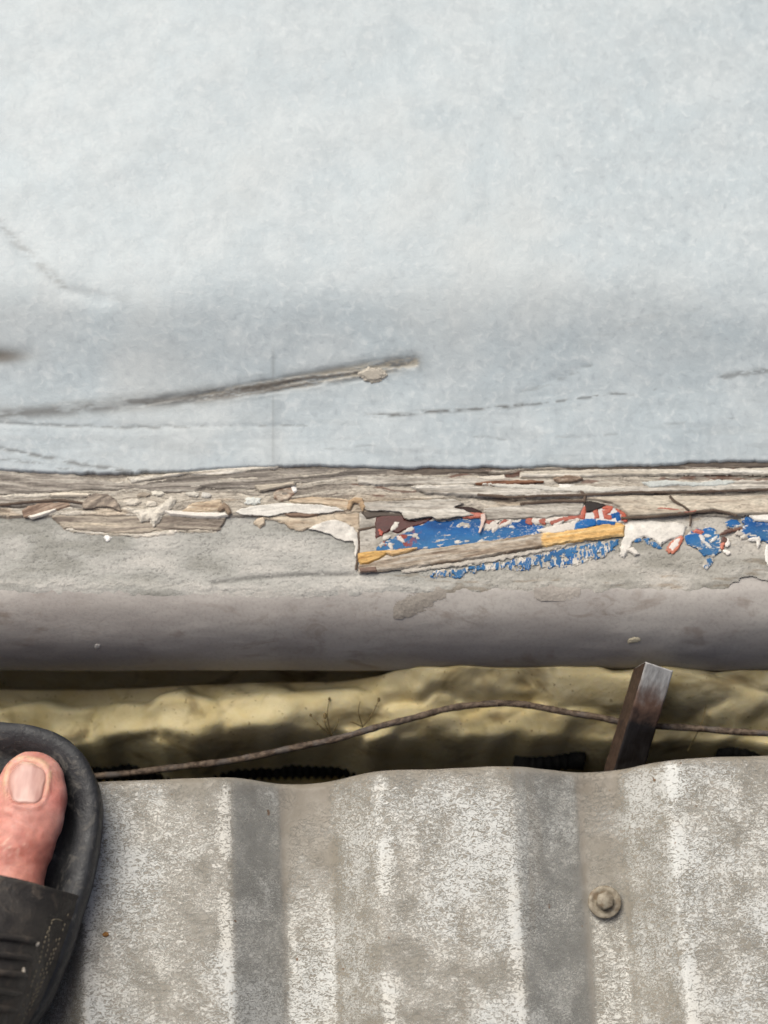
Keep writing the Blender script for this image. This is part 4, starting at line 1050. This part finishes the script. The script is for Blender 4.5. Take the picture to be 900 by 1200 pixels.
lathe([(0.0066, 0.0014), (0.0069, 0.0016), (0.0069, 0.0021), (0.0066, 0.0024), (0.0050, 0.0025), (0.0046, 0.0022), (0.0, 0.0022)], 36, sp, smat.m, 'washer', screw)
lathe([(0.0038, 0.0021), (0.0038, 0.0056), (0.0034, 0.0061), (0.0, 0.0062)], 6, sp, smat.m, 'hex_head', screw, 0.35, shade=False)

# ================================================================ SANDAL AND FOOT
zs = SZ + 0.001                   # sole rests on the ribs
OUT = [(0, 845), (38, 849), (72, 861), (98, 884), (113, 914), (118, 946), (115, 985), (106, 1028), (94, 1068), (79, 1118), (59, 1165), (38, 1200), (12, 1245), (-22, 1300), (-66, 1395), (-105, 1480), (-155, 1530), (-215, 1545), (-270, 1515), (-292, 1440), (-282, 1330), (-252, 1190), (-222, 1080), (-192, 985), (-158, 912), (-110, 868), (-55, 848)]
ZR = 0.0075
out3 = np.array([at(px, py, ZR) for px, py in OUT])
cl = smooth_path(np.vstack([out3, out3[:1]]), 260)[:-1]
nn = len(cl)
tg = np.roll(cl, -1, 0) - np.roll(cl, 1, 0); tg /= np.linalg.norm(tg, axis=1)[:, None]
inw = np.column_stack([-tg[:, 1], tg[:, 0], np.zeros(nn)])
cen = cl.mean(0)
if ((cen - cl[0]) @ inw[0]) < 0: inw = -inw
bed = 0.0005
# cross-section: (distance inwards, height)
sec = [(0.008, zs - 0.0004), (0.0040, zs), (0.0016, zs + 0.0012), (0.0008, zs + 0.004), (0.0011, zs + 0.0075), (0.0002, zs + 0.0095), (0.0, ZR - 0.002), (0.0006, ZR + 0.0010), (0.0022, ZR + 0.0024), (0.0048, ZR + 0.0022), (0.0078, ZR + 0.0008), (0.0104, ZR - 0.0022), (0.0120, ZR - 0.0050), (0.0138, bed + 0.0004), (0.0170, bed), (0.0260, bed - 0.0003)]
rows = []
for k, (d, z) in enumerate(sec):
    r = cl + inw * d; r[:, 2] = z
    wob = (fbm(np.arange(nn) / 9.0, np.full(nn, k * 0.4), 701, 3) - 0.5) * 0.0008
    r = r + inw * wob[:, None]; rows.append(r)
cc_ = np.tile(cl.mean(0), (nn, 1)); 
mid_axis = np.array([[np.interp(p[1], [cl[:, 1].min(), cl[:, 1].max()], [at(-190, 1480, 0)[0], at(-35, 900, 0)[0]]), np.clip(p[1], cl[:, 1].min() + 0.045, cl[:, 1].max() - 0.04), bed - 0.0005] for p in cl])
rows.append(rows[-1] * 0.5 + mid_axis * 0.5); rows[-1][:, 2] = bed - 0.0005
rows.append(mid_axis)
V = np.array(rows)
R = len(rows)
idx = np.arange(R * nn).reshape(R, nn)
F = np.stack([idx[:-1], np.roll(idx, -1, 1)[:-1], np.roll(idx, -1, 1)[1:], idx[1:]], -1).reshape(-1, 4)
def rubber_mat(name, c0, c1, dust):
    n = NB(name, 0.55, 0.4)
    a = n.noise(55, 5, 0.6, 0.4); b = n.noise(600, 4, 0.6); d = n.noise(130, 4, 0.65, 0.6)
    c = n.mix(n.ramp(a, 0.35, 0.65), c0, c1)
    c = n.mix(n.ramp(d, 0.52, 0.70, 0, 0.65), c, dust)
    c = n.mix(n.ramp(b, 0.62, 0.74, 0, 0.55), c, dust)
    n.color(c); n.bump(n.math('ADD', b, n.math('MULTIPLY', d, 1.5)), 0.0004, 0.8); n.rough(n.ramp(d, 0.3, 0.7, 0.42, 0.75))
    return n.m
RUB = rubber_mat('black_rubber', lin(38, 39, 42), lin(58, 59, 61), lin(106, 103, 98))
STR = rubber_mat('strap_rubber', lin(46, 43, 41), lin(64, 60, 56), lin(98, 88, 78))
sandal = empty('slide_sandal', at(-60, 1150, zs), 'dusty black rubber slide sandal at the lower left, its toe overhanging the gap', 'sandal')
link('sole', np_mesh('sole', V, F[:, ::-1]), RUB, sandal)

# ---- foot: overlapping volumes fused into one skin
def add_ell(bm, c, r, axis=None):
    ret = bmesh.ops.create_icosphere(bm, subdivisions=4, radius=1)
    M = Matrix.Diagonal((*r, 1))
    if axis is not None:
        q = Vector((0, 1, 0)).rotation_difference(Vector(axis).normalized())
        M = q.to_matrix().to_4x4() @ M
    M = Matrix.Translation(Vector(c)) @ M
    for v in ret['verts']: v.co = M @ v.co
def add_capsule(bm, a, b, ra, rb, n=10, flat_=1.0):
    a = Vector(a); b = Vector(b)
    for i in range(n + 1):
        t = i / n
        r = ra + (rb - ra) * t
        add_ell(bm, a.lerp(b, t), (r, r, r * flat_))
A = lambda px, py, z: tuple(at(px, py, z))
bm = bmesh.new()
# big toe: tip pad, body, neck
tdir = np.array(at(36, 905, 0.009)) - np.array(at(14, 1020, 0.012))
add_ell(bm, A(37, 922, 0.0095), (0.0137, 0.0150, 0.0092), tdir)
add_ell(bm, A(38, 938, 0.0100), (0.0143, 0.0160, 0.0098), tdir)
add_ell(bm, A(35, 958, 0.0105), (0.0142, 0.0160, 0.0103), tdir)
add_ell(bm, A(27, 985, 0.0112), (0.0134, 0.0170, 0.0106), tdir)
add_ell(bm, A(18, 1012, 0.0118), (0.0130, 0.0170, 0.0112), tdir)
add_capsule(bm, A(13, 1040, 0.0125), A(-12, 1140, 0.0150), 0.0134, 0.0165, 8, 0.85)
# other toes
for (tx, ty, bx, by, r) in ((-28, 905, -45, 1060, 0.0085), (-70, 930, -85, 1070, 0.0078), (-108, 962, -120, 1085, 0.0074), (-142, 1000, -152, 1105, 0.0070)):
    add_capsule(bm, A(tx, ty, 0.0088), A(bx, by, 0.015), r, r * 1.12, 8, 0.95)
    add_capsule(bm, A(bx, by, 0.015), A(bx - 30, by + 120, 0.018), r * 1.15, 0.015, 6)
# forefoot, arch, heel, ankle, shin
for (px, py, z, rx, ry, rz) in ((-18, 1130, 0.014, 0.018, 0.028, 0.0135), (-70, 1130, 0.015, 0.026, 0.030, 0.0145), (-130, 1150, 0.014, 0.022, 0.030, 0.0135), (-75, 1190, 0.018, 0.028, 0.040, 0.0165), (-110, 1230, 0.021, 0.029, 0.045, 0.020), (-120, 1310, 0.030, 0.029, 0.045, 0.028), (-160, 1380, 0.034, 0.028, 0.042, 0.033), (-190, 1450, 0.026, 0.028, 0.034, 0.0255), (-200, 1480, 0.026, 0.027, 0.028, 0.0255)):
    add_ell(bm, A(px, py, z), (rx, ry, rz), (0.26, 1, 0))
ank = Vector(A(-175, 1420, 0.06)); knee = ank + Vector((-0.03, -0.02, 0.40))
add_capsule(bm, Vector(A(-165, 1400, 0.04)), ank + Vector((0, 0, 0.03)), 0.034, 0.034, 6)
add_capsule(bm, ank + Vector((0, 0, 0.03)), ank.lerp(knee, 0.6), 0.034, 0.052, 14)
add_capsule(bm, ank.lerp(knee, 0.6), knee, 0.052, 0.056, 8)
me = bpy.data.meshes.new('foot_raw'); bm.to_mesh(me); bm.free()
raw = bpy.data.objects.new('foot_raw', me); scene.collection.objects.link(raw)
m1 = raw.modifiers.new('r', 'REMESH'); m1.mode = 'VOXEL'; m1.voxel_size = 0.0011
m2 = raw.modifiers.new('s', 'SMOOTH'); m2.factor = 0.5; m2.iterations = 14
dg = bpy.context.evaluated_depsgraph_get()
fm = bpy.data.meshes.new_from_object(raw.evaluated_get(dg))
bpy.data.objects.remove(raw)
nv = len(fm.vertices)
co = np.empty(nv * 3, np.float32); fm.vertices.foreach_get('co', co); co = co.reshape(-1, 3).astype(float)
no = np.empty(nv * 3, np.float32); fm.vertices.foreach_get('normal', no); no = no.reshape(-1, 3).astype(float)
fpx, fpy = proj(co)
up = np.clip(no[:, 2], 0, 1)
# nail geometry in picture coordinates
NCX, NCY, NHW, NHL, NROT = 31.5, 918, 21.5, 24.5, math.radians(9)
du = ((fpx - NCX) * math.cos(NROT) + (fpy - NCY) * math.sin(NROT)) / NHW
dv = (-(fpx - NCX) * math.sin(NROT) + (fpy - NCY) * math.cos(NROT)) / NHL
rn = (np.abs(du) ** 2.8 + np.abs(dv) ** 2.8) ** (1 / 2.8)
disp = -0.0010 * sstep(1.05, 0.92, rn) * up + 0.0009 * np.exp(-((rn - 1.16) / 0.10) ** 2) * up
def crease(pts, w, d): return -d * np.exp(-(line_d(pts, fpx, fpy) / w) ** 2) * up
disp += crease([(-8, 952), (10, 957), (28, 966), (44, 976)], 2.2, 0.0007)
disp += crease([(-8, 992), (14, 1000), (34, 1004)], 3.0, 0.00035)
disp += crease([(-8, 944), (20, 948), (50, 950)], 1.8, 0.0003)
disp += (fbm(fpx / 5, fpy / 3, 801, 3) - 0.5) * 0.0003 * up * (rn > 1.0)
disp += (fbm(fpx / 22, fpy / 16, 802, 3) - 0.5) * 0.0009 * (rn > 1.0)
co2 = co + no * disp[:, None]
fm.vertices.foreach_set('co', co2.astype(np.float32).ravel())
t = fbm(fpx / 26, fpy / 20, 803, 4)
C = palette(t, [(0.25, (182, 116, 104)), (0.5, (204, 142, 129)), (0.75, (216, 162, 149))])
low = sstep(950, 1010, fpy)
C = C * (1 - low[:, None] * np.array([0.14, 0.26, 0.30]))
dry = np.exp(-((rn - 1.17) / 0.14) ** 2) * sstep(0.3, 0.55, fbm(fpx / 6, fpy / 6, 804, 3)) * sstep(945, 915, fpy)
C = C * (1 - 0.6 * dry[:, None]) + np.array(lin(222, 196, 158)) * 0.6 * dry[:, None]
pk = np.exp(-(((fpx - 66) / 12) ** 2 + ((fpy - 938) / 16) ** 2))
C = C * (1 - 0.5 * pk[:, None]) + np.array(lin(216, 128, 118)) * 0.5 * pk[:, None]
cut = np.exp(-((rn - 1.06) / 0.05) ** 2) * sstep(0.2, 0.6, dv)
C = C * (1 - cut[:, None] * np.array([0.35, 0.45, 0.5]))
flk = sstep(0.62, 0.7, fbm(fpx / 3, fpy / 3, 805, 2)) * np.exp(-(((fpx - 14) / 16) ** 2 + ((fpy - 985) / 16) ** 2))
C = C * (1 - 0.6 * flk[:, None]) + np.array(lin(216, 186, 168)) * 0.6 * flk[:, None]
ca = fm.color_attributes.new('Col', 'FLOAT_COLOR', 'POINT')
C4 = np.ones((nv, 4), np.float32); C4[:, :3] = C; ca.data.foreach_set('color', C4.ravel())
fm.name = 'bare_foot'
sk = NB('skin', 0.48, 0.4)
s1 = sk.noise(900, 3, 0.6); s2 = sk.noise(260, 4, 0.6)
vg = sk.n.new('ShaderNodeCombineColor'); kk = sk.ramp(s2, 0.3, 0.7, 0.88, 1.08)
for i in range(3): sk.L(kk, vg.inputs[i])
sk.color(sk.mix(1.0, sk.attr(), vg.outputs[0], 'MULTIPLY'))
sk.b.inputs['Subsurface Weight'].default_value = 0.25
sk.b.inputs['Subsurface Radius'].default_value = (0.004, 0.0016, 0.0008)
sk.b.inputs['Subsurface Scale'].default_value = 0.6
sk.bump(sk.math('ADD', s1, s2), 0.00025, 0.7)
person = empty('person', A(-100, 1250, bed), 'person in a black slide sandal, only the big toe of the bare foot in view', 'person')
foot = link('bare_foot', fm, sk.m, person)

# toenail plate laid over the toe
bvh = BVHTree.FromPolygons([Vector(c) for c in co], [tuple(p.vertices) for p in fm.polygons])
gu = np.linspace(-1, 1, 41); gv = np.linspace(-1, 1, 41)
V = []; inside = []
for v_ in gv:
    for u_ in gu:
        # square to rounded rectangle
        px = NCX + (u_ * NHW) * math.cos(NROT) - (v_ * NHL) * math.sin(NROT)
        py = NCY + (u_ * NHW) * math.sin(NROT) + (v_ * NHL) * math.cos(NROT)
        r = (abs(u_) ** 2.6 + abs(v_) ** 2.6) ** (1 / 2.6) * (1 + 0.05 * math.sin(5 * math.atan2(v_, u_) + 1))
        dvec = FWD * FPX + np.array([1., 0, 0]) * (px - 450) - UPV * (py - 600)
        hit = bvh.ray_cast(Vector(CAM), Vector(dvec).normalized())
        p = hit[0] if hit[0] else Vector(at(px, py, 0.01))
        h = 0.00035 - 0.0016 * float(sstep(0.90, 1.08, r)) + 0.0004 * float(sstep(-0.4, -1.0, v_))
        V.append((p.x, p.y, p.z + h)); inside.append(r < 1.10)
F = grid_faces(41, 41, np.array(inside).reshape(41, 41), flip=True)
V = np.array(V)
uu, vv = np.meshgrid(gu, gv)
NC = palette(fbm(uu * 3, vv * 1.2, 811, 3), [(0.3, (180, 134, 124)), (0.7, (200, 158, 146))]).reshape(-1, 3)
lun = (np.exp(-((vv - 0.86) / 0.10) ** 2)).reshape(-1)
NC = NC * (1 - 0.25 * lun[:, None]) + np.array(lin(218, 200, 190)) * 0.25 * lun[:, None]
tipw = sstep(-0.80, -1.0, vv).reshape(-1)
NC = NC * (1 - 0.5 * tipw[:, None]) + np.array(lin(222, 200, 172)) * 0.5 * tipw[:, None]
V, F, NC = compact(V, F, NC)
nm = NB('toenail', 0.32, 0.5); nm.color(nm.attr()); nm.bump(nm.noise(700, 3, 0.6, 0, (1.4, 0.15, 1)), 0.00010, 0.5)
link('toenail', np_mesh('toenail', V, F, NC), nm.m, person)

# ---- strap over the foot
front = [(97, 1052, 0.0060), (90, 1049, 0.0105), (62, 1041, 0.0245), (25, 1031, 0.0325), (-20, 1022, 0.036), (-80, 1014, 0.036), (-140, 1014, 0.030), (-180, 1022, 0.018), (-206, 1035, 0.004)]
back = [(-6, 1275, 0.0060), (-14, 1275, 0.022), (-32, 1278, 0.044), (-58, 1280, 0.060), (-100, 1282, 0.068), (-150, 1284, 0.068), (-205, 1286, 0.058), (-250, 1288, 0.034), (-266, 1290, 0.004)]
edgeR = smooth_path([at(97, 1052, .006), at(91, 1075, .006), at(77, 1120, .006), at(57, 1166, .006), at(36, 1201, .006), at(10, 1247, .006), at(-6, 1275, .006)], 120)
fr = smooth_path([at(*p) for p in front], 90); bk = smooth_path([at(*p) for p in back], 90)
S = np.zeros((120, 90, 3))
for i in range(120):
    t = i / 119
    tt = np.interp(edgeR[i, 1], [edgeR[-1, 1], edgeR[0, 1]], [1, 0])
    S[i] = fr * (1 - tt) + bk * tt
    dlt = edgeR[i] - S[i, 0]
    S[i] += dlt[None, :] * np.exp(-np.arange(90) / 14.0)[:, None]
ii, jj = np.meshgrid(np.arange(120), np.arange(90), indexing='ij')
S[..., 2] += (fbm(ii / 16.0, jj / 12.0, 821, 3) - 0.5) * 0.0012
S[..., 2] += 0.0006 * np.exp(-((ii - 2) / 3.0) ** 2)
st = link('strap', np_mesh('strap', S, grid_faces(120, 90)), STR, sandal)
md = st.modifiers.new('thickness', 'SOLIDIFY'); md.thickness = 0.0026; md.offset = -1
sbvh = BVHTree.FromPolygons([Vector(c) for c in S.reshape(-1, 3)], [tuple(f) for f in grid_faces(120, 90)])
def on_strap(px, py, h=0.0):
    d = FWD * FPX + np.array([1., 0, 0]) * (px - 450) - UPV * (py - 600)
    hit = sbvh.ray_cast(Vector(CAM), Vector(d).normalized())
    p = hit[0] if hit[0] else Vector(at(px, py, 0.02))
    return np.array([p.x, p.y, p.z + h])
for k, (yl, xr, yr) in enumerate([(1091, 43, 1104), (1115, 39, 1124), (1138, 32, 1144), (1161, 26, 1165), (1182, 20, 1184), (1206, 10, 1207), (1229, 0, 1229)]):
    pts = [on_strap(xr + (-110 - xr) * s_, yr + (yl - 8 - yr) * (s_ ** 0.8) * 0.8 + (0 if s_ < 0.4 else -(s_ - 0.4) * 6), 0.0006) for s_ in np.linspace(0, 1, 28)]
    V, F = tube(pts, [0.0004] + [0.0014] * 26 + [0.0004], 10)
    link('ridge', np_mesh('ridge', V, F[:, ::-1]), STR, st)
# rows of moulded stitches along the edge of the strap
thr = grime_mat('stitch_dust', lin(138, 128, 108), 0.7, 0.2, 800, 100, 0)
SV = []; SF = []
def stitch(x0, y0, x1, y1, r=0.00030):
    V, F = tube([on_strap(x0, y0, -0.0002), on_strap(x0 + (x1 - x0) * .3, y0 + (y1 - y0) * .3, 0.0003), on_strap(x0 + (x1 - x0) * .7, y0 + (y1 - y0) * .7, 0.0003), on_strap(x1, y1, -0.0002)], [r * .5, r, r, r * .5], 6)
    o = sum(len(v) for v in SV); SV.append(V); SF.append(F[:, ::-1] + o)
for row in ([(82, 1065), (74, 1090), (64, 1116), (52, 1146), (40, 1172), (24, 1202)], [(61, 1080), (53, 1100), (47, 1124), (41, 1142), (34, 1162), (20, 1196)], [(58, 1088), (56, 1110), (52, 1128), (46, 1146), (42, 1160), (28, 1190)], [(67, 1100), (62, 1114), (54, 1134), (46, 1156), (36, 1178)]):
    pth = smooth_path([(a, b, 0) for a, b in row], 200)
    L = np.concatenate([[0], np.cumsum(np.hypot(np.diff(pth[:, 0]), np.diff(pth[:, 1])))])
    d = 0
    while d < L[-1] - 5:
        if random.random() < 0.85:
            a = [np.interp(d, L, pth[:, q]) for q in (0, 1)]; b = [np.interp(d + 3.6, L, pth[:, q]) for q in (0, 1)]
            jx = (random.random() - .5) * 1.2
            stitch(a[0] + jx, a[1], b[0] + jx, b[1])
        d += 6.0
stitch(60, 1079, 66, 1077); stitch(66, 1077, 73, 1079)
o = link('stitching', np_mesh('stitching', np.vstack(SV), np.vstack(SF)), thr, st)
o['kind'] = 'stuff'
# two pale crumbs stuck to the strap
for (a, b) in (((42, 1109), (46, 1105)), ((28, 1134), (28, 1142))):
    V, F = tube([on_strap(*a, 0.0004), on_strap((a[0] + b[0]) / 2, (a[1] + b[1]) / 2, 0.0008), on_strap(*b, 0.0004)], [0.0004, 0.0008, 0.0003], 7)
    tag(link('grit_crumb', np_mesh('grit_crumb', V, F[:, ::-1]), grime_mat('pale_grit', lin(206, 196, 180), 0.8, 0.1, 500, 100, 0)),
        'pale grit crumb on the sandal strap, the %s of two' % ('upper' if a[0] > 35 else 'lower'), 'crumb', 'grit crumbs on the strap')
# rust speck crumb on the sheet
bmh = bmesh.new(); bmesh.ops.create_icosphere(bmh, subdivisions=2, radius=0.0011)
c0 = Vector(at(124, 1095, SZ + 0.0002))
for v in bmh.verts: v.co = Vector((v.co.x * (1 + .5 * random.random()), v.co.y, v.co.z * 0.5)) + c0
meh = bpy.data.meshes.new('rust_crumb'); bmh.to_mesh(meh); bmh.free()
tag(link('rust_crumb', meh, grime_mat('rust', lin(150, 108, 62), 0.85, 0.3, 900, 100, 0)), 'tiny orange brown rust crumb on the metal sheet beside the sandal', 'crumb')
